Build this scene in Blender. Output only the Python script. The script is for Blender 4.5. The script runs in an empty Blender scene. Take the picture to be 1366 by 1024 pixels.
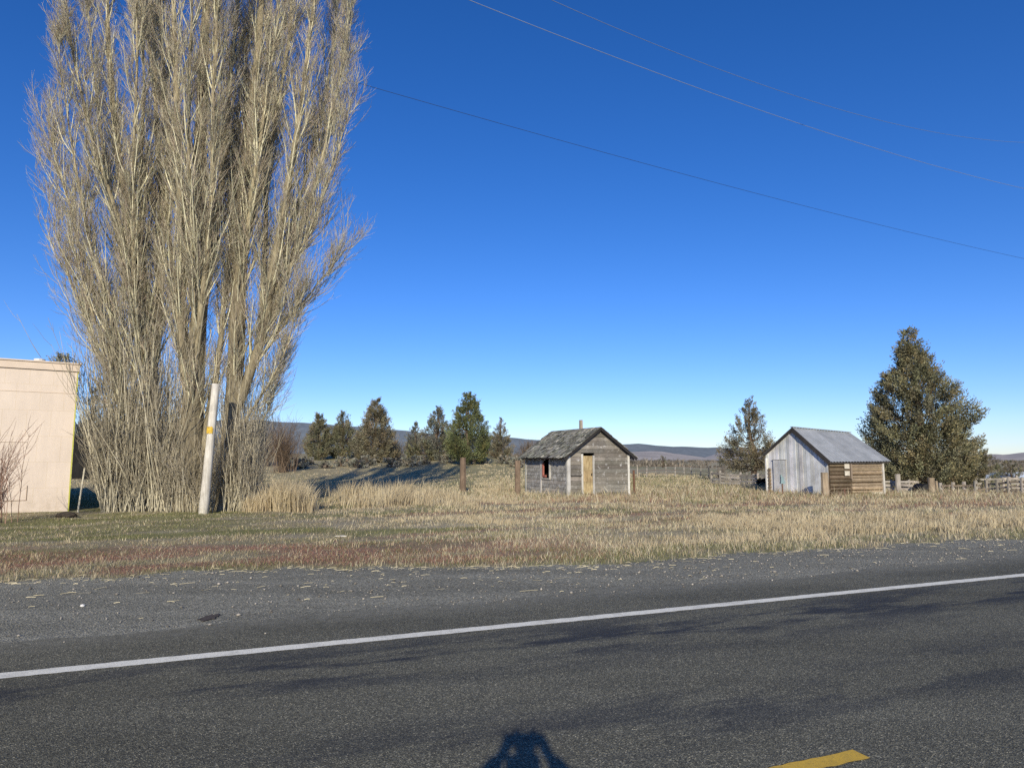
import bpy, bmesh, math, random
import numpy as np
from mathutils import Vector

rng = np.random.default_rng(7)
random.seed(7)
scene = bpy.context.scene
COL = scene.collection

# ------------------------------------------------------------------ camera
H = 1.6
F = 900.0                      # focal length in photograph pixels (1366 wide)
TH = math.atan(100.0 / F)      # camera looks up a little
CT, ST = math.cos(TH), math.sin(TH)
cam_d = bpy.data.cameras.new('camera')
cam_d.sensor_width = 36.0
cam_d.sensor_fit = 'HORIZONTAL'
cam_d.lens = 36.0 * F / 1366.0
cam_d.clip_start = 0.05
cam_d.clip_end = 30000
cam = bpy.data.objects.new('camera', cam_d)
cam.location = (0, 0, H)
cam.rotation_euler = (math.radians(90) + TH, 0, 0)
COL.objects.link(cam)
scene.camera = cam


def P(px, py, Y):
    """surveyed point: photograph bearing (px, py) at distance Y north of the camera"""
    u, v = (px - 683) / F, (512 - py) / F
    y = CT - v * ST
    return np.array((u / y * Y, Y, H + (ST + v * CT) / y * Y))


def GP(px, py):
    u, v = (px - 683) / F, (512 - py) / F
    k = -H / (ST + v * CT)
    return np.array((u * k, (CT - v * ST) * k))


def X(px, Y):
    return (px - 683) / F * CT * Y


# ------------------------------------------------------------------ numpy noise
def _h(ix, iy, s):
    v = np.sin(ix * 127.1 + iy * 311.7 + s * 74.7) * 43758.5453
    return v - np.floor(v)


def vnoise(x, y, s=0):
    x = np.asarray(x, float); y = np.asarray(y, float)
    ix, iy = np.floor(x), np.floor(y)
    fx, fy = x - ix, y - iy
    fx = fx * fx * (3 - 2 * fx); fy = fy * fy * (3 - 2 * fy)
    a = _h(ix, iy, s); b = _h(ix + 1, iy, s); c = _h(ix, iy + 1, s); d = _h(ix + 1, iy + 1, s)
    return (a * (1 - fx) + b * fx) * (1 - fy) + (c * (1 - fx) + d * fx) * fy


def fbm(x, y, s=0, o=3):
    r = 0; a = 0.5; t = 0
    for k in range(o):
        r = r + a * vnoise(np.asarray(x) * 2 ** k, np.asarray(y) * 2 ** k, s + k * 3)
        t += a; a *= .5
    return r / t


def unit(v):
    return v / np.maximum(np.linalg.norm(v, axis=-1, keepdims=True), 1e-9)


def sstep(a, b, x):
    t = np.clip((np.asarray(x, float) - a) / (b - a), 0, 1)
    return t * t * (3 - 2 * t)


# ------------------------------------------------------------------ road frame
W0, W1 = GP(0, 903), GP(1366, 767.5)
RD = (W1 - W0) / np.linalg.norm(W1 - W0)     # along the road
RN = np.array((-RD[1], RD[0]))               # towards the field
RO = W0 + RD * np.dot(-W0, RD)               # foot of the camera on the white line


def tn(x, y):
    dx, dy = np.asarray(x) - RO[0], np.asarray(y) - RO[1]
    return dx * RD[0] + dy * RD[1], dx * RN[0] + dy * RN[1]


_ep = [(-60, 778), (0, 776), (100, 771), (200, 768), (300, 760), (400, 758), (560, 757), (683, 756),
       (790, 754), (900, 746), (1000, 739), (1100, 733), (1240, 725), (1366, 718), (1500, 710)]
_et = np.array([tn(*GP(*p)) for p in _ep])
_o = np.argsort(_et[:, 0]); _et = _et[_o]


def edge_n(t):
    t = np.asarray(t, float)
    return np.interp(t, _et[:, 0], _et[:, 1]) + (fbm(t * 1.3, t * 0 + 3.3, 5) - .5) * .9 + (fbm(t * 6, t * 0 + 1.7, 9) - .5) * .3


def beyond(x, y):
    t, n = tn(x, y)
    return n - edge_n(t)


def terrain(x, y):
    x = np.asarray(x, float); y = np.asarray(y, float)
    e = beyond(x, y)
    q = 683 + F * x / np.maximum(y, 1.0)
    m = sstep(0.6, 4, e) * sstep(0, 6, y)
    z = m * ((fbm(x * .35, y * .35, 21) - .5) * .16 + (fbm(x * 1.7, y * 1.7, 31) - .5) * .05)
    rise = sstep(48, 102, y) * (1 - sstep(105, 420, y) * .75) * 2.4 * (1 - sstep(640, 800, q)) * sstep(-600, 100, q)
    dip = -.38 * sstep(31, 35, y) * (1 - sstep(60, 90, y)) * sstep(16.0, 19, x) * (1 - sstep(45, 60, x))
    near = -2.9 * sstep(60, 105, y) * (1 - sstep(190, 320, y)) * sstep(34, 56, x)
    return z + (rise + dip + near) * (y > 5)


def tz(x, y):
    return float(terrain(np.array([x]), np.array([y]))[0])


# ------------------------------------------------------------------ object helpers
def tag(o, label=None, cat=None, group=None, kind=None):
    if label: o['label'] = label
    if cat: o['category'] = cat
    if group: o['group'] = group
    if kind: o['kind'] = kind
    return o


def thing(name, loc, label, cat, group=None):
    o = bpy.data.objects.new(name, None)
    o.empty_display_size = .3
    o.location = loc
    COL.objects.link(o)
    return tag(o, label, cat, group)


def link_mesh(name, me, mat, parent=None, label=None):
    o = bpy.data.objects.new(name, me)
    if mat is not None:
        me.materials.append(mat)
    COL.objects.link(o)
    if parent is not None:
        o.parent = parent
        root = parent
        off = Vector((0, 0, 0))
        while root is not None:
            off += root.location
            root = root.parent
        me.transform(__import__('mathutils').Matrix.Translation(-off))
    if label: o['label'] = label
    return o


class MB:
    """collects world-space geometry for ONE mesh object"""
    def __init__(s):
        s.v = []; s.f = []; s.c = []

    def add(s, vs, fs, col=(1, 1, 1)):
        b = len(s.v)
        s.v += [tuple(map(float, p)) for p in vs]
        s.f += [tuple(b + i for i in f) for f in fs]
        if np.ndim(col) == 1:
            s.c += [tuple(col)] * len(vs)
        else:
            s.c += [tuple(c) for c in col]

    def box8(s, p, col=(1, 1, 1)):
        s.add(p, [(3, 2, 1, 0), (4, 5, 6, 7), (0, 1, 5, 4), (1, 2, 6, 5), (2, 3, 7, 6), (3, 0, 4, 7)], col)

    def box(s, fr, a0, a1, b0, b1, z0, z1, col=(1, 1, 1), jit=0):
        p = [fr(a0, b0, z0), fr(a1, b0, z0), fr(a1, b1, z0), fr(a0, b1, z0),
             fr(a0, b0, z1), fr(a1, b0, z1), fr(a1, b1, z1), fr(a0, b1, z1)]
        if jit:
            p = [q + np.array([random.uniform(-jit, jit) for _ in range(3)]) for q in p]
        s.box8(p, col)

    def bar(s, p0, p1, w, h, col=(1, 1, 1), side=None):
        p0 = np.array(p0, float); p1 = np.array(p1, float)
        d = p1 - p0; d /= np.linalg.norm(d)
        up = np.array((0, 0, 1.)) if abs(d[2]) < .9 else np.array((0, 1., 0))
        sx = np.cross(d, up) if side is None else np.array(side, float)
        sx /= np.linalg.norm(sx)
        sz = np.cross(sx, d); sz /= np.linalg.norm(sz)
        p = []
        for q in (p0, p1):
            for i, j in ((-1, -1), (1, -1), (1, 1), (-1, 1)):
                p.append(q + sx * i * w / 2 + sz * j * h / 2)
        s.box8(p, col)

    def tube(s, pts, rad, sides=8, col=(1, 1, 1), cap=True, rough=0):
        pts = np.array(pts, float)
        K = len(pts)
        vs = []
        for i in range(K):
            d = pts[min(i + 1, K - 1)] - pts[max(i - 1, 0)]
            d /= np.linalg.norm(d)
            ref = np.array((0, 1., 0)) if abs(d[1]) < .9 else np.array((1., 0, 0))
            a = np.cross(d, ref); a /= np.linalg.norm(a); b = np.cross(d, a)
            for k in range(sides):
                an = 2 * math.pi * k / sides
                r = rad[i] * (1 + (random.uniform(-rough, rough) if rough else 0))
                vs.append(pts[i] + (a * math.cos(an) + b * math.sin(an)) * r)
        fs = []
        for i in range(K - 1):
            for k in range(sides):
                k2 = (k + 1) % sides
                fs.append((i * sides + k, i * sides + k2, (i + 1) * sides + k2, (i + 1) * sides + k))
        if cap:
            fs.append(tuple(range(sides - 1, -1, -1)))
            fs.append(tuple((K - 1) * sides + k for k in range(sides)))
        s.add(vs, fs, col)

    def build(s, name, mat, parent=None, label=None, smooth=False):
        me = bpy.data.meshes.new(name)
        me.from_pydata(s.v, [], s.f)
        ca = me.color_attributes.new('col', 'FLOAT_COLOR', 'POINT')
        arr = np.ones((len(s.v), 4), np.float32)
        arr[:, :3] = np.array(s.c, np.float32).reshape(-1, 3)
        ca.data.foreach_set('color', arr.ravel())
        if smooth:
            me.polygons.foreach_set('use_smooth', [True] * len(me.polygons))
        me.update()
        return link_mesh(name, me, mat, parent, label)


def np_mesh(name, verts, faces_list, cols, mat, parent=None, label=None, smooth=False):
    """verts (N,3); faces_list: list of int arrays (M,k); cols (N,3)"""
    me = bpy.data.meshes.new(name)
    verts = np.asarray(verts, np.float32)
    nl = sum(f.size for f in faces_list); npoly = sum(len(f) for f in faces_list)
    me.vertices.add(len(verts)); me.loops.add(nl); me.polygons.add(npoly)
    me.vertices.foreach_set('co', verts.ravel())
    me.loops.foreach_set('vertex_index', np.concatenate([f.ravel() for f in faces_list]).astype(np.int32))
    st = []; o = 0
    for f in faces_list:
        st.append(o + np.arange(len(f)) * f.shape[1]); o += f.size
    me.polygons.foreach_set('loop_start', np.concatenate(st).astype(np.int32))
    if smooth:
        me.polygons.foreach_set('use_smooth', np.ones(npoly, bool))
    ca = me.color_attributes.new('col', 'FLOAT_COLOR', 'POINT')
    c4 = np.ones((len(verts), 4), np.float32); c4[:, :3] = cols
    ca.data.foreach_set('color', c4.ravel())
    me.update(calc_edges=True)
    me.validate()
    return link_mesh(name, me, mat, parent, label)


# ------------------------------------------------------------------ materials
def node(nt, t, **kw):
    n = nt.nodes.new(t)
    for k, v in kw.items():
        setattr(n, k, v)
    return n


def base_mat(name, rough=.9, spec=.15):
    m = bpy.data.materials.new(name); m.use_nodes = True
    nt = m.node_tree
    bs = nt.nodes['Principled BSDF']
    bs.inputs['Roughness'].default_value = rough
    bs.inputs['Specular IOR Level'].default_value = spec
    return m, nt, bs


def noise(nt, scale, detail=4, rough=.6, vec=None, stretch=None, rot=None):
    tc = node(nt, 'ShaderNodeTexCoord')
    src = tc.outputs['Object'] if vec is None else vec
    if stretch or rot:
        mp = node(nt, 'ShaderNodeMapping')
        if stretch: mp.inputs['Scale'].default_value = stretch
        if rot: mp.inputs['Rotation'].default_value = rot
        nt.links.new(src, mp.inputs['Vector']); src = mp.outputs['Vector']
    n = node(nt, 'ShaderNodeTexNoise')
    n.inputs['Scale'].default_value = scale
    n.inputs['Detail'].default_value = detail
    n.inputs['Roughness'].default_value = rough
    nt.links.new(src, n.inputs['Vector'])
    return n.outputs['Fac']


def ramp(nt, fac, stops, interp='LINEAR'):
    r = node(nt, 'ShaderNodeValToRGB')
    r.color_ramp.interpolation = interp
    el = r.color_ramp.elements
    while len(el) < len(stops): el.new(.5)
    for e, (p, c) in zip(el, stops):
        e.position = p
        e.color = (c, c, c, 1) if not hasattr(c, '__len__') else (*c, 1)
    nt.links.new(fac, r.inputs['Fac'])
    return r.outputs['Color']


def mix(nt, a, b, fac, mode='MIX'):
    n = node(nt, 'ShaderNodeMix', data_type='RGBA', blend_type=mode)
    for i, v in ((6, a), (7, b)):
        if hasattr(v, 'is_linked') or hasattr(v, 'links'):
            nt.links.new(v, n.inputs[i])
        else:
            n.inputs[i].default_value = (*v, 1)
    if isinstance(fac, (int, float)): n.inputs[0].default_value = fac
    else: nt.links.new(fac, n.inputs[0])
    return n.outputs[2]


def bump(nt, bs, h, strength=.5, dist=.02):
    b = node(nt, 'ShaderNodeBump')
    b.inputs['Strength'].default_value = strength
    b.inputs['Distance'].default_value = dist
    nt.links.new(h, b.inputs['Height'])
    nt.links.new(b.outputs['Normal'], bs.inputs['Normal'])


def attr(nt):
    a = node(nt, 'ShaderNodeAttribute'); a.attribute_name = 'col'
    return a.outputs['Color']


def leaf_mat(name, transl=.25, var=.35, scale=3.0):
    m, nt, bs = base_mat(name, .85, .1)
    c = attr(nt)
    n = noise(nt, scale, 3)
    c = mix(nt, c, ramp(nt, n, [(.3, 1 - var), (.7, 1 + var * .6)]), 1.0, 'MULTIPLY')
    nt.links.new(c, bs.inputs['Base Color'])
    if transl:
        tr = node(nt, 'ShaderNodeBsdfTranslucent')
        nt.links.new(c, tr.inputs['Color'])
        mx = node(nt, 'ShaderNodeMixShader'); mx.inputs[0].default_value = transl
        nt.links.new(bs.outputs[0], mx.inputs[1]); nt.links.new(tr.outputs[0], mx.inputs[2])
        nt.links.new(mx.outputs[0], nt.nodes['Material Output'].inputs['Surface'])
    return m


def wood_mat(name, dark, light, scale=6, stretch=(1, 1, 8), bumpd=.01, useattr=True, paint=None, rough=.9):
    """weathered wood: streaks along the short axis of `stretch`, tinted per board by the col attribute"""
    m, nt, bs = base_mat(name, rough, .1)
    n = noise(nt, scale, 6, .7, stretch=stretch)
    n2 = noise(nt, 1.3, 4, .6)
    c = ramp(nt, n, [(.25, dark), (.75, light)])
    c = mix(nt, c, ramp(nt, n2, [(.3, .65), (.7, 1.2)]), 1.0, 'MULTIPLY')
    if useattr:
        c = mix(nt, c, attr(nt), 1.0, 'MULTIPLY')
    if paint:
        pc, lo, hi = paint
        pn = noise(nt, 5.5, 8, .75)
        c = mix(nt, c, pc, ramp(nt, pn, [(lo, 0.0), (hi, 1.0)]))
    nt.links.new(c, bs.inputs['Base Color'])
    bump(nt, bs, n, .6, bumpd)
    return m


def plain_mat(name, col, rough=.8, var=.2, scale=8, bumpd=0, metallic=0, useattr=False):
    m, nt, bs = base_mat(name, rough, .2)
    n = noise(nt, scale, 5, .65)
    c = mix(nt, col, ramp(nt, n, [(.3, 1 - var), (.7, 1 + var)]), 1.0, 'MULTIPLY')
    if useattr:
        c = mix(nt, c, attr(nt), 1.0, 'MULTIPLY')
    nt.links.new(c, bs.inputs['Base Color'])
    bs.inputs['Metallic'].default_value = metallic
    if bumpd: bump(nt, bs, n, .5, bumpd)
    return m


ROT = math.atan2(RD[1], RD[0])

# ------------------------------------------------------------------ ground colour zones
PAL = np.array([(.235, .235, .100),    # 0 green
                (.280, .255, .130),    # 1 olive
                (.340, .195, .140),    # 2 red
                (.480, .395, .250),    # 3 tan
                (.680, .595, .400),    # 4 straw
                (.350, .310, .235)])   # 5 grey


def zones(x, y):
    """weights of the six colours of the field at each place"""
    x = np.asarray(x, float); y = np.asarray(y, float)
    t, n = tn(x, y)
    e = n - edge_n(t)
    q = 683 + F * x / np.maximum(y, 1)
    n1 = fbm(t * .30, n * 1.0, 41)
    n2 = fbm(t * .22 + 9, n * 1.1, 51)
    n3 = fbm(t * .8, n * 2.2, 61)
    w = np.zeros(x.shape + (6,))
    L = 1 - sstep(380, 720, q)
    w[..., 3] = .42 * (1 - .45 * L)
    w[..., 4] = (.16 + .55 * sstep(.5, .72, n3)) * (1 - .72 * L)
    w[..., 1] = .28 + .5 * sstep(.5, .7, n2) * L
    w[..., 0] = 2.9 * sstep(.52, .70, n1) * (L * sstep(3.0, 5.5, e) + .55) + 1.5 * sstep(380, 250, q) * sstep(5.5, 7, e) * sstep(.4, .6, n2)
    w[..., 0] += 1.6 * (1 - sstep(.5, 1.5, e)) * sstep(650, 760, q) * sstep(.35, .6, n3)
    red = sstep(.2, .9, e) * (1 - sstep(2.2, 4.2, e)) * (1 - sstep(560, 900, q)) * 2.0 * sstep(.32, .56, n1 * .5 + n3 * .5)
    red = red + 1.1 * sstep(.52, .66, n2) * sstep(3, 5, e) * sstep(420, 650, q)
    red = red + 1.0 * sstep(.5, .66, n3) * sstep(7, 9, e) * (1 - sstep(14, 18, e)) * sstep(800, 950, q)
    w[..., 2] = red * 1.65
    w[..., 5] = .18 + .9 * sstep(.58, .72, n3) * L
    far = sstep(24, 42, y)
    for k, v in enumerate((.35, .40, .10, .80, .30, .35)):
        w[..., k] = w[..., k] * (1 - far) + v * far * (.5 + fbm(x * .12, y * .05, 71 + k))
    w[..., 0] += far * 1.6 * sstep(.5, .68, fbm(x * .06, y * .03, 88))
    rise = sstep(300, 420, q) * (1 - sstep(700, 760, q)) * sstep(40, 55, y)
    w[..., 1] += rise * .5
    return w / w.sum(-1, keepdims=True)


# ------------------------------------------------------------------ setting: ground, shoulder, road
def graded(near0, near1, step, far, g=1.12):
    a = list(np.arange(near0, near1 + 1e-6, step))
    s = step
    hi = a[-1]
    while hi < far:
        s *= g; hi += s; a.append(hi)
    return a


ys = graded(-6, 62, .28, 9000)
lo = []; s_ = .28; v_ = -6.0
while v_ > -400:
    s_ *= 1.3; v_ -= s_; lo.append(v_)
ys = np.array(lo[::-1] + ys)
xp = graded(0, 40, .28, 9000)
xs = np.array([-v for v in xp[:0:-1]] + xp)
GX, GY = np.meshgrid(xs, ys)
GZ = terrain(GX, GY)
gw = zones(GX, GY)
gcol = gw @ PAL
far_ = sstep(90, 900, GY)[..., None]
gcol = gcol * (1 - far_) + np.array((.40, .36, .30)) * far_  # distance haze painted in as a bluish pale brown
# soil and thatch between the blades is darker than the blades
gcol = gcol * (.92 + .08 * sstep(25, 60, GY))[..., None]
ny, nx = GX.shape
idx = np.arange(ny * nx).reshape(ny, nx)
quads = np.stack([idx[:-1, :-1], idx[:-1, 1:], idx[1:, 1:], idx[1:, :-1]], -1).reshape(-1, 4)

m_ground, nt, bs = base_mat('field_soil', .95, .05)
c = attr(nt)
n1 = noise(nt, 14, 6, .7, stretch=(1, 1, .2))
n2 = noise(nt, 1.1, 5, .65)
n3 = noise(nt, .05, 5, .6)
c = mix(nt, c, ramp(nt, n1, [(.32, .55), (.68, 1.35)]), 1.0, 'MULTIPLY')
c = mix(nt, c, ramp(nt, n2, [(.3, .8), (.7, 1.15)]), 1.0, 'MULTIPLY')
c = mix(nt, c, ramp(nt, n3, [(.35, .85), (.65, 1.1)]), 1.0, 'MULTIPLY')
nt.links.new(c, bs.inputs['Base Color'])
bump(nt, bs, n1, .8, .04)
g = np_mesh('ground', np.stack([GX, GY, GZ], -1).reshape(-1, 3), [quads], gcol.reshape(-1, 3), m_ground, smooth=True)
tag(g, kind='structure')


def rw(t, n, z):
    p = RO + RD * t + RN * n
    return (p[0], p[1], z)


def strip(name, t0, t1, dt, n0f, n1f, z, mat, rows=1):
    ts = np.arange(t0, t1 + dt * .5, dt)
    vs = []; fs = []
    for t in ts:
        a = n0f(t); b = n1f(t)
        for r in range(rows + 1):
            vs.append(rw(t, a + (b - a) * r / rows, z))
    R = rows + 1
    for i in range(len(ts) - 1):
        for r in range(rows):
            fs.append((i * R + r, (i + 1) * R + r, (i + 1) * R + r + 1, i * R + r + 1))
    mb = MB(); mb.add(vs, fs)
    o = mb.build(name, mat)
    return tag(o, kind='structure')


# gravel
m_grav, nt, bs = base_mat('grey_gravel', .95, .05)
vor = node(nt, 'ShaderNodeTexVoronoi'); vor.inputs['Scale'].default_value = 55
tc = node(nt, 'ShaderNodeTexCoord'); nt.links.new(tc.outputs['Object'], vor.inputs['Vector'])
hs = node(nt, 'ShaderNodeRGBToBW'); nt.links.new(vor.outputs['Color'], hs.inputs[0])
c = ramp(nt, hs.outputs[0], [(.15, (.175, .168, .132)), (.55, (.27, .26, .205)), (.85, (.42, .395, .305))])
n2 = noise(nt, .9, 5, .6, stretch=(.35, 1.6, 1), rot=(0, 0, -ROT))
c = mix(nt, c, ramp(nt, n2, [(.3, .72), (.7, 1.15)]), 1.0, 'MULTIPLY')
n3 = noise(nt, 260, 2, .5)
c = mix(nt, c, ramp(nt, n3, [(.3, .7), (.7, 1.3)]), 1.0, 'MULTIPLY')
nt.links.new(c, bs.inputs['Base Color'])
bump(nt, bs, vor.outputs['Distance'], 1.0, .012)
strip('gravel_shoulder', -60, 160, .12, lambda t: .9, lambda t: float(edge_n(t)) + .12, .004, m_grav)

# asphalt (chip seal)
m_road, nt, bs = base_mat('chip_seal_asphalt', .88, .12)
vor = node(nt, 'ShaderNodeTexVoronoi'); vor.inputs['Scale'].default_value = 130
tc = node(nt, 'ShaderNodeTexCoord'); nt.links.new(tc.outputs['Object'], vor.inputs['Vector'])
hs = node(nt, 'ShaderNodeRGBToBW'); nt.links.new(vor.outputs['Color'], hs.inputs[0])
c = ramp(nt, hs.outputs[0], [(.2, (.078, .075, .059)), (.52, (.143, .137, .101)), (.78, (.24, .225, .160)), (.93, (.50, .455, .32))])
fine = noise(nt, 330, 3, .7)
c = mix(nt, c, ramp(nt, fine, [(.3, .6), (.72, 1.38)]), 1.0, 'MULTIPLY')
big = noise(nt, .55, 5, .62, stretch=(.30, 1.4, 1), rot=(0, 0, -ROT))
c = mix(nt, c, ramp(nt, big, [(.32, .72), (.68, 1.16)]), 1.0, 'MULTIPLY')
# bitumen bleeding in the wheel paths: bands along the road, broken by noise
mp = node(nt, 'ShaderNodeMapping', vector_type='TEXTURE')
mp.inputs['Location'].default_value = (RO[0], RO[1], 0)
mp.inputs['Rotation'].default_value = (0, 0, ROT)
nt.links.new(tc.outputs['Object'], mp.inputs['Vector'])
sep = node(nt, 'ShaderNodeSeparateXYZ'); nt.links.new(mp.outputs[0], sep.inputs[0])


def band(n0, w):
    a = node(nt, 'ShaderNodeMath', operation='SUBTRACT'); nt.links.new(sep.outputs[1], a.inputs[0]); a.inputs[1].default_value = n0
    b = node(nt, 'ShaderNodeMath', operation='ABSOLUTE'); nt.links.new(a.outputs[0], b.inputs[0])
    c_ = node(nt, 'ShaderNodeMapRange'); c_.interpolation_type = 'SMOOTHSTEP'
    nt.links.new(b.outputs[0], c_.inputs[0])
    c_.inputs[1].default_value = 0; c_.inputs[2].default_value = w
    c_.inputs[3].default_value = 1; c_.inputs[4].default_value = 0
    return c_.outputs[0]


def mth(op, a, b, nt=None):
    nt = nt or globals()['nt']
    n_ = node(nt, 'ShaderNodeMath', operation=op)
    for i, v in enumerate((a, b)):
        if isinstance(v, (int, float)): n_.inputs[i].default_value = v
        else: nt.links.new(v, n_.inputs[i])
    return n_.outputs[0]


tarn = noise(nt, 1.0, 6, .68, vec=mp.outputs[0], stretch=(.42, 1.9, 1))
t1 = mth('MULTIPLY', mth('ADD', band(-.70, 1.0), mth('MULTIPLY', band(-2.5, .8), .7)), ramp(nt, tarn, [(.47, 0.0), (.57, 1.0)]))
t1 = mth('MINIMUM', mth('MULTIPLY', t1, .85), .85)
c = mix(nt, c, (.030, .034, .044), t1)
sh = band(.75, .55)
gm = node(nt, 'ShaderNodeMapRange'); gm.interpolation_type = 'SMOOTHSTEP'; nt.links.new(sep.outputs[1], gm.inputs[0])
gm.inputs[1].default_value = .45; gm.inputs[2].default_value = 1.25
c = mix(nt, c, (.27, .258, .205), mth('MULTIPLY', gm.outputs[0], ramp(nt, noise(nt, 7, 8, .8), [(.34, .05), (.62, .85)])))
nt.links.new(c, bs.inputs['Base Color'])
bump(nt, bs, vor.outputs['Distance'], .9, .006)
strip('road', -60, 160, .25, lambda t: -8.2, lambda t: 1.15 + .10 * math.sin(t * 1.7) + .35 * float(fbm(t * .5, 2.2, 12) - .5) + .12 * float(fbm(t * 4, 7.2, 15) - .5), .008, m_road)

m_wl, nt, bs = base_mat('white_road_paint', .8, .2)
w1 = noise(nt, 90, 4, .75); w2 = noise(nt, 5, 6, .7)
wm = mth('MULTIPLY', ramp(nt, w1, [(.36, .2), (.5, 1.0)]), ramp(nt, w2, [(.28, .5), (.5, 1.0)]))
c = mix(nt, (.30, .28, .23), (.90, .865, .72), wm)
nt.links.new(c, bs.inputs['Base Color'])
bump(nt, bs, w1, .6, .004)
rr = random.Random(4)
strip('white_edge_line', -60, 160, .06, lambda t: -.075 + rr.uniform(-.006, .006), lambda t: .075 + rr.uniform(-.006, .006), .012, m_wl)
m_yl, nt, bs = base_mat('yellow_road_paint', .8, .2)
w1 = noise(nt, 120, 3, .7); w2 = noise(nt, 9, 6, .7)
wm = mth('MULTIPLY', ramp(nt, w1, [(.3, .3), (.5, 1.0)]), ramp(nt, w2, [(.25, .55), (.5, 1.0)]))
c = mix(nt, (.22, .17, .06), (.66, .42, .06), wm)
nt.links.new(c, bs.inputs['Base Color'])
ye = tn(*GP(1152, 1009)); yl = tn(*GP(1082, 1020))
YN = (ye[1] + yl[1]) / 2
for k in range(-2, 5):
    t1_ = ye[0] + k * 12.19
    strip('yellow_centre_line', t1_ - 3.05, t1_, .05, lambda t: YN - .055 + rr.uniform(-.006, .006), lambda t: YN + .055 + rr.uniform(-.006, .006), .012, m_yl)

# tar stain on the shoulder
sx, sy = GP(280, 824)
mb = MB(); vs = [(sx, sy, .0125)]
for k in range(22):
    a = k / 22 * 2 * math.pi
    r = random.uniform(.6, 1.2)
    vs.append((sx + math.cos(a) * .07 * r * 1.3, sy + math.sin(a) * .17 * r + math.cos(a) * .03, .0125))
mb.add(vs, [(0, k + 1, (k + 1) % 22 + 1) for k in range(22)])
tag(mb.build('tar_stain', plain_mat('old_tar', (.085, .070, .058), .9, .4, 60)), kind='structure')

# hills far off
def ridge(name, Y0, Y1, prof, mat, seed, amp, depth=10):
    pxs = np.linspace(prof[0][0], prof[-1][0], 260)
    pys = np.interp(pxs, [p[0] for p in prof], [p[1] for p in prof])
    vs = []; rows = depth + 1
    for i, (px, py) in enumerate(zip(pxs, pys)):
        top = P(px, py, Y1)
        top[2] += (fbm(px * .035, 0.3, seed, 4) - .5) * amp
        for r in range(rows):
            f = r / depth
            Y = Y0 + (Y1 - Y0) * f
            x = X(px, Y)
            hgt = -2 + (top[2] + 2) * (f ** .85) * (1 if r == depth else (.86 + .28 * fbm(px * .03, r * .7, seed + 5, 3)))
            vs.append((x, Y, hgt))
    fs = []
    for i in range(len(pxs) - 1):
        for r in range(depth):
            fs.append((i * rows + r, (i + 1) * rows + r, (i + 1) * rows + r + 1, i * rows + r + 1))
    mb = MB(); mb.add(vs, fs)
    return tag(mb.build(name, mat, smooth=True), kind='structure')


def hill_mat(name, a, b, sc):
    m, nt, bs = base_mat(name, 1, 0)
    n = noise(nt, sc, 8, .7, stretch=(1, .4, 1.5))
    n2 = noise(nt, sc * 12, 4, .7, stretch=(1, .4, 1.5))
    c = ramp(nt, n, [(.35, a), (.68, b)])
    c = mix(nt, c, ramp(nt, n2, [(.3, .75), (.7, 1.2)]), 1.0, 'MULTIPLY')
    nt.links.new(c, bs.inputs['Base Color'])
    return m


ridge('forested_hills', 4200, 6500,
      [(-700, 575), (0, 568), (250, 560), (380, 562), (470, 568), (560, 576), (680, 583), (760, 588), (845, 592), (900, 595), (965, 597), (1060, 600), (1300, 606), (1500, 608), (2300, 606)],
      hill_mat('forested_hill', (.185, .215, .235), (.25, .28, .29), .0022), 3, 30)  # bluish distance haze is mixed into the forest colours
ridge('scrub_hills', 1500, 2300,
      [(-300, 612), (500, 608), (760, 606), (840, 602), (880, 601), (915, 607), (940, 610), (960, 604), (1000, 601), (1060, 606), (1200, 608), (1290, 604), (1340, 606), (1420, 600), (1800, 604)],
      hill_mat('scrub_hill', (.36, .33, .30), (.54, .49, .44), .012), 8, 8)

# ------------------------------------------------------------------ grass
def blade_mesh(name, pos, hgt, wid, lean, col, mat, bend=.35):
    N = len(pos)
    yaw = rng.uniform(0, 2 * np.pi, N)
    sx = np.stack([np.cos(yaw), np.sin(yaw), np.zeros(N)], -1) * (wid / 2)[:, None]
    up = np.zeros((N, 3)); up[:, 2] = 1
    ln = np.concatenate([lean, np.zeros((N, 1))], -1)
    p1 = pos + up * (hgt * .55)[:, None] + ln * (hgt * bend)[:, None]
    p2 = pos + up * (hgt * .97)[:, None] + ln * hgt[:, None]
    V = np.stack([pos - sx, pos + sx, p1 + sx * .75, p1 - sx * .75, p2], 1).reshape(-1, 3)
    b = np.arange(N)[:, None] * 5
    q = b + np.array([[0, 1, 2, 3]]); t = b + np.array([[3, 2, 4]])
    return np_mesh(name, V, [q, t], np.repeat(col, 5, 0), mat)


m_grass = leaf_mat('grass_blade', .3, .25, 2.0)


def pick_cols(x, y, boost=1.0):
    w = zones(x, y)
    cs = np.cumsum(w, -1)
    r = rng.random(len(x))[:, None]
    k = (r > cs).sum(-1).clip(0, 5)
    c = PAL[k] * boost
    return c * rng.uniform(.7, 1.3, (len(x), 1)) * rng.uniform(.94, 1.06, (len(x), 3)), k


def sample_field(N, q0, q1, y0, y1):
    """more blades close by, fewer far off"""
    iy = rng.uniform(1 / y1, 1 / y0, N)
    y = 1 / iy
    q = rng.uniform(q0, q1, N)
    return (q - 683) / F * y, y, q


BLD = []   # footprints to keep free of grass: (fn)


def keep(x, y):
    k = np.ones(len(x), bool)
    for f in BLD:
        k &= ~f(x, y)
    return k


# footprint frames
BC = np.array((X(95, 21.0), 21.0)); BA = math.radians(35)
SC = np.array((2.35, 28.6)); SA = ROT
HC = np.array((13.72, 29.5))


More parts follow.
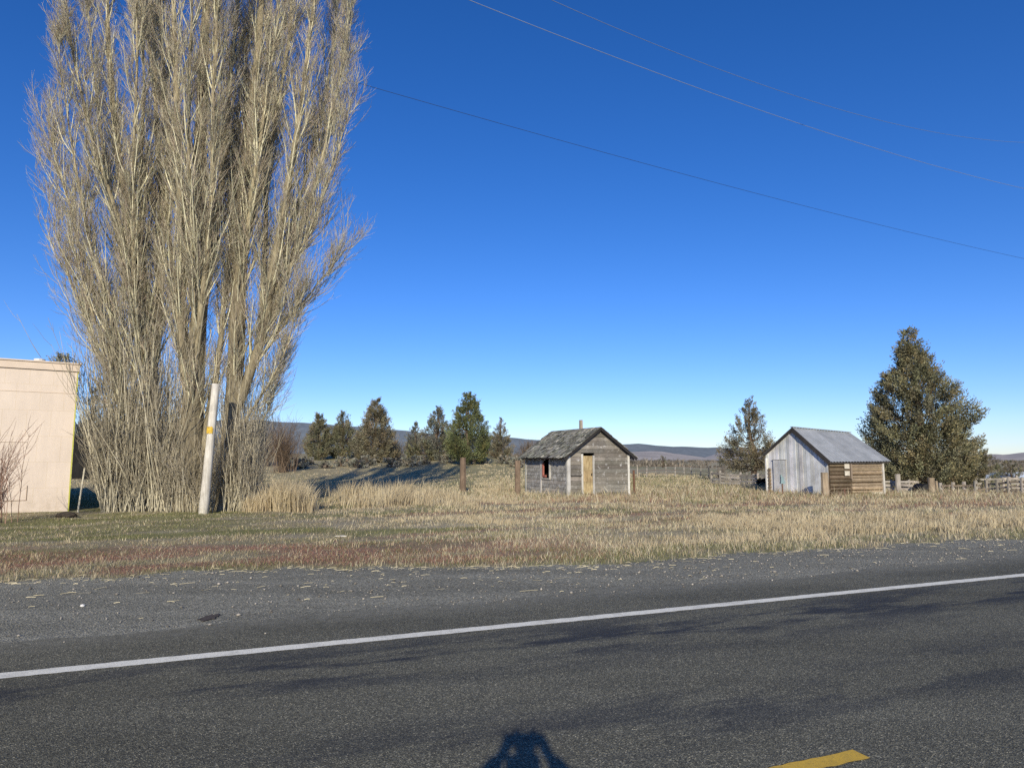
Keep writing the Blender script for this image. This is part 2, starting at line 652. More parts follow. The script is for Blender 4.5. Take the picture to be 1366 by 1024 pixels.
def foot(c, ang, a0, a1, b0, b1):
    ca, sa = math.cos(ang), math.sin(ang)
    def f(x, y):
        dx, dy = x - c[0], y - c[1]
        a = dx * ca + dy * sa; b = -dx * sa + dy * ca
        return (a > a0) & (a < a1) & (b > b0) & (b < b1)
    return f


BLD += [foot(BC, BA, -14, 0, 0, 10), foot(SC, SA, 0, 3.0, 0, 4.5), foot(HC, ROT, 0, 3.2, 0, 3.7)]

# short mixed grass
x, y, q = sample_field(330000, -80, 1450, 8.0, 62)
e = beyond(x, y)
t_, n_ = tn(x, y)
patch = fbm(t_ * .8, n_ * 1.8, 101)
edge_ok = rng.random(len(x)) < np.clip(.15 + e * .9, 0, 1)
k = (e > -.15) & edge_ok & keep(x, y) & (rng.random(len(x)) < .25 + 1.2 * sstep(.3, .6, patch))
x, y, e, q, patch, t_, n_ = [a[k] for a in (x, y, e, q, patch, t_, n_)]
c, kk = pick_cols(x, y)
L = 1 - sstep(420, 760, q)
h = rng.uniform(.025, .075, len(x)) * (.6 + .9 * patch) * (1 + .9 * sstep(16, 30, y)) * (1 - .35 * L)
h *= np.where(kk == 4, 1.7, 1) * np.where(kk == 3, 1.35, 1) * np.where(kk == 2, .9, 1)
h *= 1 + 1.0 * sstep(22, 28, y) * sstep(600, 760, q)
w = np.maximum(.004, y * .00062) * rng.uniform(.7, 1.3, len(x))
lean = rng.normal(0, .45, (len(x), 2))
pos = np.stack([x, y, terrain(x, y) - .004], -1)
tag(blade_mesh('grass', pos, h, w, lean, c, m_grass), 'short mixed green, red and straw coloured grass of the roadside field', 'grass', kind='stuff')

# tall dry straw in bunches
def bunches(N, q0, q1, y0, y1, dens, hfun, per, spread, thr=0.0, seed=0):
    x, y, q = sample_field(N, q0, q1, y0, y1)
    e = beyond(x, y)
    t_, n_ = tn(x, y)
    m = dens(x, y, q, e, fbm(t_ * .7, n_ * 1.5, 200 + seed))
    k = (rng.random(len(x)) < m) & (e > 0.1) & keep(x, y)
    x, y, q = x[k], y[k], q[k]
    hh = hfun(x, y, q) * rng.uniform(.6, 1.25, len(x))
    M = rng.poisson(per, len(x)) + 1
    X_ = np.repeat(x, M) + rng.normal(0, spread, M.sum()); Y_ = np.repeat(y, M) + rng.normal(0, spread, M.sum())
    Hh = np.repeat(hh, M) * rng.uniform(.5, 1.1, M.sum())
    bl = np.repeat(rng.normal((.10, 0), .18, (len(x), 2)), M, 0)
    ln = bl + rng.normal(0, .16, (M.sum(), 2))
    base = np.array((.74, .645, .43)); dk = np.array((.44, .335, .20))
    mx = np.repeat(rng.random(len(x)), M)[:, None] * .55 + rng.random((M.sum(), 1)) * .35
    C = base * (1 - mx) + dk * mx
    return X_, Y_, Hh, ln, C


allb = []
# roadside fringe and scattered upright stalks
allb.append(bunches(4200, -60, 1430, 8.3, 17, lambda x, y, q, e, p: .03 + .50 * sstep(.55, .7, p) * (.22 + .78 * sstep(500, 900, q)) + .22 * (e < .35),
                    lambda x, y, q: .10 + .07 * sstep(600, 1000, q), 9, .05, seed=1))
# straw belt on the right
allb.append(bunches(7000, 720, 1440, 11, 19, lambda x, y, q, e, p: sstep(.42, .62, p) * sstep(800, 1020, q) * sstep(1.0, 2.2, e) * (1 - sstep(5.0, 7.5, e)),
                    lambda x, y, q: .17 + .09 * sstep(900, 1200, q), 12, .07, seed=2))
# middle of the field
allb.append(bunches(9000, 430, 1430, 17, 34, lambda x, y, q, e, p: .05 + .6 * sstep(.5, .66, p),
                    lambda x, y, q: .115 + .03 * sstep(24, 30, y), 9, .08, seed=3))
# in front of sheds and fences
allb.append(bunches(5000, 640, 1430, 25.5, 34, lambda x, y, q, e, p: .55 + .3 * p, lambda x, y, q: .125 + .0 * q, 9, .10, seed=4))
# very tall bunches right of the poplars
allb.append(bunches(900, 335, 418, 20.2, 22.6, lambda x, y, q, e, p: .40 + 0 * p, lambda x, y, q: .45 + .50 * sstep(25, 70, np.minimum(q - 330, 440 - q) + 25), 16, .10, seed=5))
allb.append(bunches(2600, 430, 660, 21.5, 31, lambda x, y, q, e, p: (.04 + .30 * sstep(.47, .62, p) * (1 - sstep(600, 650, q))) * (.12 + .88 * sstep(440, 475, q)), lambda x, y, q: .50 - .2 * sstep(540, 660, q) + .25 * sstep(22.5, 25, y) * (1 - sstep(560, 620, q)), 11, .10, seed=6))
# back field
allb.append(bunches(7000, 640, 1430, 34, 75, lambda x, y, q, e, p: .7 + 0 * p, lambda x, y, q: .16 + 0 * x, 8, .2, seed=7))
allb.append(bunches(2500, 90, 660, 32, 72, lambda x, y, q, e, p: .25 + .5 * sstep(.5, .6, p), lambda x, y, q: .13 + 0 * x, 8, .2, seed=8))
X_, Y_, Hh, ln, C = [np.concatenate([a[i] for a in allb]) for i in range(5)]
k = keep(X_, Y_) & (beyond(X_, Y_) > -.05)
X_, Y_, Hh, ln, C = X_[k], Y_[k], Hh[k], ln[k], C[k]
wd = np.maximum(.0035, Y_ * .00072) * rng.uniform(.7, 1.4, len(X_))
o = blade_mesh('dry_grass', np.stack([X_, Y_, terrain(X_, Y_) - .005], -1), Hh, wd, ln, C, m_grass, .28)
tag(o, 'tall bunches of dry straw coloured grass standing in the field', 'dry grass', kind='stuff')

# loose straw lying on the shoulder
N = 620
t_ = rng.uniform(-14, 40, N); fr = rng.beta(2.0, 1.2, N)
en = edge_n(t_)
n_ = 1.0 + (en - 1.0) * fr + .08 * rng.random(N)
px_ = RO[None] + RD[None] * t_[:, None] + RN[None] * n_[:, None]
# clusters near the grass edge
t2 = rng.uniform(-14, 40, 900); n2_ = edge_n(t2) + rng.normal(-.05, .12, 900)
px_ = np.concatenate([px_, RO[None] + RD[None] * t2[:, None] + RN[None] * n2_[:, None]])
N = len(px_)
ang = rng.normal(ROT, .5, N)
hz_ = rng.uniform(.5, 1, N); ln_ = rng.gamma(2.0, .028, N) + .02; wd = rng.uniform(.002, .008, N)
d = np.stack([np.cos(ang), np.sin(ang), np.zeros(N)], -1); s = unit(np.stack([-d[:, 1] * .5, d[:, 0] * .5, hz_], -1))
cen = np.concatenate([px_, np.full((N, 1), .016)], 1)
z2 = np.zeros((N, 3)); z2[:, 2] = rng.uniform(.004, .02, N)
V = np.stack([cen - d * ln_[:, None] / 2 - s * wd[:, None] / 2, cen - d * ln_[:, None] / 2 + s * wd[:, None] / 2,
              cen + s * wd[:, None] / 2 + z2 * .5, cen - s * wd[:, None] / 2 + z2 * .5,
              cen + d * ln_[:, None] / 2 + s * wd[:, None] / 2 + z2 * .3, cen + d * ln_[:, None] / 2 - s * wd[:, None] / 2 + z2 * .3], 1).reshape(-1, 3)
b = np.arange(N)[:, None] * 6
tag(np_mesh('straw_litter', V, [b + np.array([[0, 1, 2, 3]]), b + np.array([[3, 2, 4, 5]])],
            np.repeat(np.array((.80, .70, .45)) * rng.uniform(.6, 1.15, (N, 1)), 6, 0), m_grass),
    'loose stalks of straw scattered along the gravel shoulder', 'straw', kind='stuff')

# loose gravel stones
N = 6500
t_ = rng.uniform(-12, 34, N) ; f_ = rng.beta(1.3, 1.0, N)
n_ = .95 + (edge_n(t_) + .1 - .95) * f_ - np.where(rng.random(N) < .15, rng.gamma(1.5, .22, N), 0)
pp = RO[None] + RD[None] * t_[:, None] + RN[None] * n_[:, None]
r = rng.gamma(2.2, .0032, N) + .003
oct_ = np.array([(1, 0, 0), (0, 1, 0), (-1, 0, 0), (0, -1, 0), (0, 0, 1.0), (0, 0, -.6)])
V = oct_[None] * r[:, None, None] * rng.uniform(.6, 1.3, (N, 6, 1))
V[..., 2] *= .7
V = V + np.stack([pp[:, 0], pp[:, 1], .006 + r * .3], -1)[:, None]
tri = np.array([(0, 1, 4), (1, 2, 4), (2, 3, 4), (3, 0, 4), (1, 0, 5), (2, 1, 5), (3, 2, 5), (0, 3, 5)])
Fa = (np.arange(N)[:, None, None] * 6 + tri[None]).reshape(-1, 3)
cg = np.array((.32, .29, .245)) * rng.uniform(.35, 1.5, (N, 1))
tag(np_mesh('gravel', V.reshape(-1, 3), [Fa], np.repeat(cg, 6, 0), leaf_mat('loose_stone', 0, .2, 90)),
    'loose grey stones strewn over the gravel shoulder', 'gravel', kind='stuff')


# ------------------------------------------------------------------ trees


def tubes_np(Pts, R, sides):
    """Pts (N,K,3), R (N,K) -> verts, quads"""
    N, K, _ = Pts.shape
    d = np.empty_like(Pts)
    d[:, 1:-1] = Pts[:, 2:] - Pts[:, :-2]; d[:, 0] = Pts[:, 1] - Pts[:, 0]; d[:, -1] = Pts[:, -1] - Pts[:, -2]
    d = unit(d)
    ref = np.broadcast_to(unit(np.array((.31, .95, .07))), d.shape)
    a = unit(np.cross(d, ref)); b_ = np.cross(d, a)
    an = np.arange(sides) * 2 * np.pi / sides
    V = Pts[:, :, None] + (a[:, :, None] * np.cos(an)[None, None, :, None] + b_[:, :, None] * np.sin(an)[None, None, :, None]) * R[:, :, None, None]
    i = np.arange(N)[:, None, None] * K * sides + np.arange(K - 1)[None, :, None] * sides
    s_ = np.arange(sides)[None, None]; s2 = (s_ + 1) % sides
    Q = np.stack([i + s_, i + s2, i + sides + s2, i + sides + s_], -1).reshape(-1, 4)
    return V.reshape(-1, 3), Q


def sprout(par, lens, s, K, ang, upw, jit, wander=.0):
    """children from parents par (N,Kp,3) at parameter s (N,) : returns (N,K,3)"""
    N, Kp, _ = par.shape
    f = s * (Kp - 1); i = np.clip(f.astype(int), 0, Kp - 2); fr = (f - i)[:, None]
    ar = np.arange(N)
    p0 = par[ar, i] * (1 - fr) + par[ar, i + 1] * fr
    tg = unit(par[ar, i + 1] - par[ar, i])
    az = rng.uniform(0, 2 * np.pi, N)
    o_ = np.stack([np.cos(az), np.sin(az), np.zeros(N)], -1)
    pr = unit(o_ - tg * (o_ * tg).sum(-1, keepdims=True))
    d0 = unit(tg * np.cos(ang)[:, None] + pr * np.sin(ang)[:, None])
    out = np.empty((N, K, 3)); out[:, 0] = p0
    step = (lens / (K - 1))[:, None]
    d = d0
    for k in range(1, K):
        out[:, k] = out[:, k - 1] + d * step
        d = unit(d + np.array((0, 0, upw)) + rng.normal(0, jit, (N, 3)))
    return out


m_bark = wood_mat('poplar_bark', (.085, .068, .048), (.44, .39, .28), 5, (3.0, 3.0, .5), .03)
m_twig = leaf_mat('poplar_twig', 0, .3, 1.2)
m_jbark = wood_mat('juniper_bark', (.07, .05, .035), (.20, .15, .11), 6, (3, 3, .5), .02)


def resample(pts, K):
    pts = np.array(pts, float)
    s = np.r_[0, np.cumsum(np.linalg.norm(np.diff(pts, axis=0), axis=1))]; s /= s[-1]
    u = np.linspace(0, 1, K)
    r = np.stack([np.interp(u, s, pts[:, i]) for i in range(3)], -1)
    for _ in range(2):
        r[1:-1] = .25 * r[:-2] + .5 * r[1:-1] + .25 * r[2:]
    return r


def poplar(base, label, stems, suckers, seed):
    global rng
    rng = np.random.default_rng(seed)
    root = thing('poplar_tree', (base[0], base[1], tz(*base)), label, 'tree', 'bare poplars beside the beige building')
    K0 = 22
    S = []; R = []
    for pts, r0, r1, dy in stems:
        n = len(pts)
        w = [P(px, py, base[1] + dy * (i / (n - 1)) + (.0 if len(p) < 3 else p[2])) for i, p in enumerate(pts) for px, py in [p[:2]]]
        if pts[0][1] > 670:
            w[0][2] = tz(w[0][0], w[0][1]) - .15
        l = resample(w, K0)
        l[2:] += np.cumsum(rng.normal(0, .022, (K0 - 2, 3)) * (1, 1, 0), 0)
        S.append(l)
        f = np.linspace(0, 1, K0)
        rr_ = r0 * (1 - f) ** .8 + r1
        if pts[0][1] > 670:
            rr_ *= 1 + .75 * np.exp(-f * 22)
        R.append(rr_ * .74)
    S = np.array(S); R = np.array(R)
    # trunk: lumpy
    V, Q = tubes_np(S, R * rng.uniform(.92, 1.08, R.shape), 11)
    V = V + (rng.normal(0, 1, V.shape) * np.repeat(R.reshape(-1), 11)[:, None] * .07)
    th_ = sstep(.02, .2, np.repeat(R.reshape(-1), 11))[:, None]
    np_mesh('trunk', V, [Q], np.array((1.45, 1.42, 1.25)) * (1 - th_) + np.array((.80, .78, .72)) * th_, m_bark, root, smooth=True)
    lens = np.linalg.norm(np.diff(S, axis=1), axis=2).sum(1)
    cnt = (lens * 5.6).astype(int)
    pi = np.repeat(np.arange(len(S)), cnt)
    s = rng.uniform(.06, .985, len(pi))
    s = np.where(rng.random(len(pi)) < .08, rng.uniform(.05, .45, len(pi)), s)
    hz = S[pi, (s * (K0 - 1)).astype(int), 2]
    L1 = rng.uniform(.9, 3.0, len(pi)) * (1 - .45 * s) * np.where(hz < 1.2, .5, 1)
    A = sprout(S[pi], L1, s, 8, rng.uniform(.16, .52, len(pi)), .17, .05)
    r1 = np.minimum(R[pi, (s * (K0 - 1)).astype(int)] * .5, .010 + L1 * .0085)
    RA = r1[:, None] * np.linspace(1, .25, 8)[None]
    parts = [tubes_np(A, RA, 5)]
    c1 = np.array((.66, .62, .43)); c2 = np.array((.63, .575, .41)); c3 = np.array((.58, .505, .375))
    cols = [np.repeat(c1 * rng.uniform(.65, 1.2, (len(A), 1)), 40, 0)]
    n2 = 11
    pj = np.repeat(np.arange(len(A)), n2)
    s = rng.uniform(.12, .97, len(pj))
    L2 = rng.uniform(.35, 1.25, len(pj)) * np.clip(L1[pj] / 2, .5, 1.3)
    B = sprout(A[pj], L2, s, 5, rng.uniform(.25, .7, len(pj)), .22, .06)
    RB = (.0042 + L2 * .0052)[:, None] * np.linspace(1, .4, 5)[None]
    parts.append(tubes_np(B, RB, 3)); cols.append(np.repeat(c2 * rng.uniform(.6, 1.2, (len(B), 1)) * rng.uniform(.94, 1.06, (len(B), 3)), 15, 0))
    n3 = 5
    pk = np.repeat(np.arange(len(B)), n3)
    s = rng.uniform(.15, 1.0, len(pk))
    L3 = rng.uniform(.14, .48, len(pk))
    Cc = sprout(B[pk], L3, s, 3, rng.uniform(.2, .7, len(pk)), .25, .08)
    RC = np.full(len(pk), .0042)[:, None] * np.array((1, .85, .5))[None]
    parts.append(tubes_np(Cc, RC, 3)); cols.append(np.repeat(c3 * rng.uniform(.4, 1.3, (len(Cc), 1)) * rng.uniform(.92, 1.08, (len(Cc), 3)), 9, 0))
    off = 0; Vs = []; Qs = []
    for V, Q in parts:
        Vs.append(V); Qs.append(Q + off); off += len(V)
    np_mesh('crown', np.concatenate(Vs), [np.concatenate(Qs)], np.concatenate(cols), m_twig, root)
    # shoots from the ground and the foot of the trunk
    N, q0, q1, hmin, hmax, ctr, spread = suckers
    q = q0 + (q1 - q0) * rng.random(N)
    Y = base[1] + rng.uniform(-.75, .9, N)
    x0 = X(q, Y)
    z0 = terrain(x0, Y) - .05
    hh = rng.uniform(hmin, hmax, N) * rng.uniform(.55, 1, N)
    xc = X(ctr, base[1])
    K = 8
    out = np.empty((N, K, 3)); out[:, 0] = np.stack([x0, Y, z0], -1)
    d = unit(np.stack([(x0 - xc) * spread + rng.normal(0, .14, N), rng.normal(0, .16, N), np.ones(N)], -1))
    for k in range(1, K):
        out[:, k] = out[:, k - 1] + d * (hh / (K - 1))[:, None]
        d = unit(d + rng.normal(0, .06, (N, 3)) + np.array((0, 0, .10)))
    parts = [tubes_np(out, (.004 + hh * .0024)[:, None] * np.linspace(1, .3, K)[None], 4)]
    cols = [np.repeat(np.array((.58, .525, .38)) * rng.uniform(.35, 1.15, (N, 1)), 4 * K, 0)]
    n2 = 9
    pj = np.repeat(np.arange(N), n2)
    B = sprout(out[pj], rng.uniform(.2, .9, len(pj)), rng.uniform(.2, 1, len(pj)), 4, rng.uniform(.25, .7, len(pj)), .14, .08)
    parts.append(tubes_np(B, np.full((len(B), 4), .0055) * np.array((1, .9, .75, .4)), 3))
    cols.append(np.repeat(np.array((.56, .49, .36)) * rng.uniform(.45, 1.2, (len(B), 1)), 12, 0))
    off = 0; Vs = []; Qs = []
    for V, Q in parts:
        Vs.append(V); Qs.append(Q + off); off += len(V)
    np_mesh('sucker_shoots', np.concatenate(Vs), [np.concatenate(Qs)], np.concatenate(cols), m_twig, root)
    return root


poplar((X(190, 21.6), 21.6), 'leftmost bare poplar, nearest the beige building, stems fanning out to the left',
       [([(192, 685), (198, 560), (205, 450), (182, 330), (165, 240), (152, 150), (148, 60), (142, -60)], .30, .02, .3),
        ([(204, 460), (165, 320), (120, 190), (97, 90), (85, -10)], .12, .012, -1.0),
        ([(199, 540), (214, 410), (216, 300), (212, 200), (205, 100), (200, -60)], .17, .015, 1.4),
        ([(190, 610), (150, 470), (112, 340), (84, 240), (66, 150)], .09, .010, .6),
        ([(188, 620), (158, 520), (122, 440), (96, 360), (82, 300)], .07, .010, -.8),
        ([(196, 530), (172, 390), (145, 290), (130, 200), (118, 100), (108, -20)], .10, .010, 2.0),
        ([(197, 560), (185, 420), (175, 300), (180, 180), (182, 60), (180, -80)], .10, .010, -1.8),
        ([(200, 500), (190, 380), (192, 260), (194, 140), (192, 20), (190, -80)], .10, .010, -.6),
        ([(187, 612), (146, 490), (104, 395), (80, 320), (68, 262)], .06, .008, .2),
        ([(186, 600), (160, 470), (128, 340), (104, 230), (92, 130), (84, 40)], .08, .010, -1.6)],
       (820, 140, 236, 1.8, 7.4, 205, .10), 11)
poplar((X(250, 21.2), 21.2), 'tallest middle bare poplar, its thick trunk directly behind the leaning white pole',
       [([(255, 690), (257, 560), (263, 450), (270, 330), (268, 200), (272, 80), (280, -60), (286, -190)], .42, .02, .3),
        ([(257, 565), (241, 440), (245, 330), (238, 200), (232, 80), (230, -60), (232, -190)], .20, .016, -.9),
        ([(263, 455), (285, 340), (300, 220), (306, 100), (318, -20), (322, -150)], .16, .014, 1.2),
        ([(263, 440), (253, 310), (222, 160), (194, 50), (184, -60)], .11, .012, 2.2),
        ([(260, 500), (272, 380), (285, 260), (288, 120), (295, -30), (300, -160)], .13, .012, -1.8),
        ([(263, 640), (284, 545), (298, 450), (307, 350), (312, 240), (316, 130)], .15, .012, .9),
        ([(260, 470), (262, 340), (254, 220), (252, 100), (256, -20), (258, -140)], .10, .012, -2.2),
        ([(258, 520), (232, 400), (218, 280), (222, 150), (215, 20), (212, -120)], .12, .012, 1.2)],
       (230, 225, 288, 1.0, 3.2, 258, .1), 22)
poplar((X(314, 21.6), 21.6), 'rightmost bare poplar, with a forked dark trunk and limbs leaning out to the right',
       [([(304, 688), (309, 560), (318, 450), (318, 330), (328, 200), (340, 80), (350, -60), (352, -150)], .40, .02, .3),
        ([(311, 555), (338, 492), (356, 440), (367, 350), (387, 250), (405, 130), (422, 0), (430, -90)], .19, .014, -.6),
        ([(357, 438), (398, 330), (430, 225), (458, 110), (476, 20), (484, -60)], .11, .010, .8),
        ([(341, 488), (382, 425), (422, 372), (445, 345), (455, 330)], .05, .008, -.6),
        ([(318, 350), (350, 250), (370, 150), (385, 40), (390, -80)], .12, .012, 1.6),
        ([(362, 400), (412, 305), (444, 210), (462, 130)], .07, .010, -1.2),
        ([(322, 570), (348, 525), (372, 475), (388, 432), (398, 390)], .05, .008, -.8),
        ([(326, 610), (350, 560), (366, 520), (378, 490)], .04, .008, .6),
        ([(308, 470), (312, 360), (318, 250), (322, 140), (328, 20), (330, -80)], .09, .010, 1.0),
        ([(320, 420), (334, 300), (352, 180), (372, 60), (380, -60)], .10, .010, -1.2),
        ([(350, 455), (376, 350), (408, 240), (434, 130), (448, 20), (452, -60)], .09, .010, 1.8),
        ([(345, 475), (352, 380), (352, 260), (358, 140), (365, 10), (368, -110)], .12, .012, 2.4)],
       (400, 300, 342, 1.4, 5.4, 305, .10), 33)
rng = np.random.default_rng(99)

m_leaf = leaf_mat('juniper_foliage', .15, .35, .8)


def juniper(px, Y, top_py, half_l, half_r, label, prof=None, clumps=260, per=70, col=(.115, .105, .055), seed=1, name='juniper_tree',
            group=None, leaf=1.0, lobes=.35, base_t=.06, cat='tree', fill=.35, skew=0, csize=1.0, gap=.33):
    global rng
    rng = np.random.default_rng(seed)
    x = X(px, Y); z = tz(x, Y)
    topz = P(px, top_py, Y)[2]
    Ht = topz - z
    Wl, Wr = half_l / F * Y, half_r / F * Y
    root = thing(name, (x, Y, z), label, cat, group)
    if name == 'juniper_tree' and Y > 55: clumps = int(clumps * 1.9)
    if prof is None:
        prof = [(0, .62), (.12, .95), (.28, 1), (.5, .72), (.72, .42), (.88, .2), (1, .04)]
    pt = [p[0] for p in prof]; pr = [p[1] for p in prof]
    ph = rng.uniform(0, 9)
    # choose heights in proportion to the girth there
    tt = np.linspace(0, 1, 200); pw = np.interp(tt, pt, pr) ** 1.05 + .04; pw /= pw.sum()
    t = rng.choice(tt, clumps, p=pw) + rng.uniform(-.01, .01, clumps)
    t = np.clip(t, 0, 1)
    a = rng.uniform(0, 2 * np.pi, clumps)
    if name != 'sagebrush':
        kp = fbm(a * 1.9 + ph, t * 11 + ph, 17, 2) > gap
        t, a = t[kp], a[kp]; clumps = len(t)
    side = np.where(np.cos(a) < 0, Wl, Wr)
    Rr = side * np.interp(t, pt, pr) * (1 - lobes + 2 * lobes * fbm(a * 1.6 + ph, t * 7 + ph, 7, 2))
    rf = fill + (1 - fill) * np.sqrt(rng.random(clumps))
    cen = np.stack([x + np.cos(a) * Rr * rf + skew * Wr * t, Y + np.sin(a) * Rr * rf, z + Ht * (base_t + (1 - base_t) * t * .98)], -1)
    size = (.045 * Ht + .03 * max(Wl, Wr)) * rng.uniform(.55, 1.25, clumps) * (1 - .45 * t) * csize
    M = rng.poisson(per, clumps) + 8
    ci = np.repeat(np.arange(clumps), M)
    g_ = rng.normal(0, 1, (len(ci), 3)); g_ = g_ / np.linalg.norm(g_, axis=1, keepdims=True) * rng.random((len(ci), 1)) ** .5
    ax = np.stack([np.cos(a), np.sin(a), np.full(clumps, 1.1)], -1); ax = unit(ax)
    loc = g_ * size[ci, None] * .85
    loc = loc + ax[ci] * (g_ * ax[ci]).sum(-1, keepdims=True) * size[ci, None] * 1.3
    pos = cen[ci] + loc
    dirs = unit(ax[ci] * .9 + rng.normal(0, .55, (len(ci), 3)) + unit(loc) * .6)
    Ls = leaf * (.022 * Ht + .05) * rng.uniform(.6, 1.3, len(ci)); Ws = Ls * rng.uniform(.28, .5, len(ci))
    sd = unit(np.cross(dirs, rng.normal(0, 1, (len(ci), 3))))
    mid = pos + dirs * (Ls * .5)[:, None]
    V = np.stack([pos, mid + sd * (Ws / 2)[:, None], pos + dirs * Ls[:, None], mid - sd * (Ws / 2)[:, None]], 1).reshape(-1, 3)
    low = V[:, 2] < terrain(V[:, 0], V[:, 1]) + .05
    V[low, 2] += .25
    Q = np.arange(len(ci))[:, None] * 4 + np.array([[0, 1, 2, 3]])
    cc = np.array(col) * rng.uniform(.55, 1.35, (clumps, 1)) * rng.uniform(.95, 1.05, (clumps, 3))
    cc *= (.55 + .45 * rf)[:, None]      # inner shade painted in: clumps darken towards the crown's core
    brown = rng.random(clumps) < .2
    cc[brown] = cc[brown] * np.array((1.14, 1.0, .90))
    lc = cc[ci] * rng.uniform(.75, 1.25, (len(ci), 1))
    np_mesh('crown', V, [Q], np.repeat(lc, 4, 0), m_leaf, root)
    mb = MB()
    tr = Ht * .022 + .05
    mb.tube([(x, Y, z - .1), (x + rng.normal(0, .03) * Ht, Y, z + Ht * .3), (x + rng.normal(0, .02) * Ht + skew * Wr * .5, Y, z + Ht * .62), (x + skew * Wr * .9, Y, z + Ht * .93)],
            [tr * 1.3, tr * .9, tr * .5, .02], 7)
    for j in rng.choice(clumps, min(clumps, 46), replace=False):
        tt_ = max(0, t[j] * .75 - .02)
        p0 = np.array((x, Y, z + Ht * (base_t + .9 * tt_)))
        pm = p0 * .45 + cen[j] * .55 - np.array((0, 0, .03 * Ht))
        mb.tube([p0, pm, cen[j]], [tr * .28, tr * .18, tr * .06], 4, cap=False)
    mb.build('trunk', m_jbark, root)
    return root


GR = (.20, .20, .09); BRN = (.235, .212, .14); DK = (.215, .21, .13); BL = (.21, .215, .165)
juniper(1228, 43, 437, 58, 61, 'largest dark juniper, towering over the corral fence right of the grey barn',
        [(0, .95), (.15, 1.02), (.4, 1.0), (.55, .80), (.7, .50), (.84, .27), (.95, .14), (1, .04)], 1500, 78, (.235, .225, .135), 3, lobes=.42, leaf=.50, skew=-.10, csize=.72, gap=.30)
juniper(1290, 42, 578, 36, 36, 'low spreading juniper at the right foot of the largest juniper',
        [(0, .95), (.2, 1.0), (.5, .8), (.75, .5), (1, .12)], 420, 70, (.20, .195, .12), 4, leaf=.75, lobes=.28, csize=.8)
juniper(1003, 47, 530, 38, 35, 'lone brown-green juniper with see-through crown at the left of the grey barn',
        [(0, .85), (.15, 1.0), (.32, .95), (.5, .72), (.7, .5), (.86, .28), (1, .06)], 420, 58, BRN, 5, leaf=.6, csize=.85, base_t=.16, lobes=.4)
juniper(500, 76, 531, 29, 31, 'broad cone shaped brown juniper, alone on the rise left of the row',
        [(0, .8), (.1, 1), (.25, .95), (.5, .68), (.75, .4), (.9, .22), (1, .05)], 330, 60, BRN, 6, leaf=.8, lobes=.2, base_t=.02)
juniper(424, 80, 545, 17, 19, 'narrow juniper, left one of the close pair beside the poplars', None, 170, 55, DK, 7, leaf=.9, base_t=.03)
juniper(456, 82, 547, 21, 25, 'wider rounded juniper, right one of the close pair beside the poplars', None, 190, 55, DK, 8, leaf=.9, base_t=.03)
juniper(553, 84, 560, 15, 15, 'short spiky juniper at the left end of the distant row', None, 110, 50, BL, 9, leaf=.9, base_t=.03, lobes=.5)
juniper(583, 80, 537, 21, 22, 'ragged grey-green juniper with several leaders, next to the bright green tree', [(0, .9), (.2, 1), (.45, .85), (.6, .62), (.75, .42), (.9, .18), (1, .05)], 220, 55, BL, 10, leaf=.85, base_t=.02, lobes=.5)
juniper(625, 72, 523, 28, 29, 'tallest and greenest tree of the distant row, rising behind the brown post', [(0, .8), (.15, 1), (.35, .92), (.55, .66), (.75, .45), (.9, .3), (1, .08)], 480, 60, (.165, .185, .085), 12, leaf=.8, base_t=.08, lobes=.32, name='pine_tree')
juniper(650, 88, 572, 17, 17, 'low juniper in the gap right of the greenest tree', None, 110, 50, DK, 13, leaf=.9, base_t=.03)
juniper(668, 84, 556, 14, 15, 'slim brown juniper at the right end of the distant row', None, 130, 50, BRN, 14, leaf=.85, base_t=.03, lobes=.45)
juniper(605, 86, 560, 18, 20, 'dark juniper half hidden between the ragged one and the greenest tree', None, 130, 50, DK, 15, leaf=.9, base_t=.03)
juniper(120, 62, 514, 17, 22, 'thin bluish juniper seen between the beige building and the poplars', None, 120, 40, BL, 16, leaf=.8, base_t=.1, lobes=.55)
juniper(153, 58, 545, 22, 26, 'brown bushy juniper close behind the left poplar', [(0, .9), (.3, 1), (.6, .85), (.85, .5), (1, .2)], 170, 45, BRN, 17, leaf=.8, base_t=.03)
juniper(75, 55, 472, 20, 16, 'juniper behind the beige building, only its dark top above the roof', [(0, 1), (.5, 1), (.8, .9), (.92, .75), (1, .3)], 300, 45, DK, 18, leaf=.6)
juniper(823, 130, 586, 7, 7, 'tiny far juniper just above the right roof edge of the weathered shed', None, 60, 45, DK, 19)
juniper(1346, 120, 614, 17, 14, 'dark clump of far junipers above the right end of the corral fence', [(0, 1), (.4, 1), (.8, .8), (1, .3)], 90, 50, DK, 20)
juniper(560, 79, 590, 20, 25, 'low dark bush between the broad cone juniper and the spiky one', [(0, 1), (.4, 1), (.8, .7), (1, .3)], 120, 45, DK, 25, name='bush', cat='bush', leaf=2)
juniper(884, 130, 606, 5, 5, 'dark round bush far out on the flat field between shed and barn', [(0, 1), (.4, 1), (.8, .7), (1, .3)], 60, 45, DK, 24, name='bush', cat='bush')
juniper(1017, 38, 637, 8, 6, 'dark low bush at the left foot of the grey barn', [(0, 1), (.4, 1), (.8, .8), (1, .4)], 70, 60, (.045, .045, .035), 23, name='bush', cat='bush', leaf=1.2)


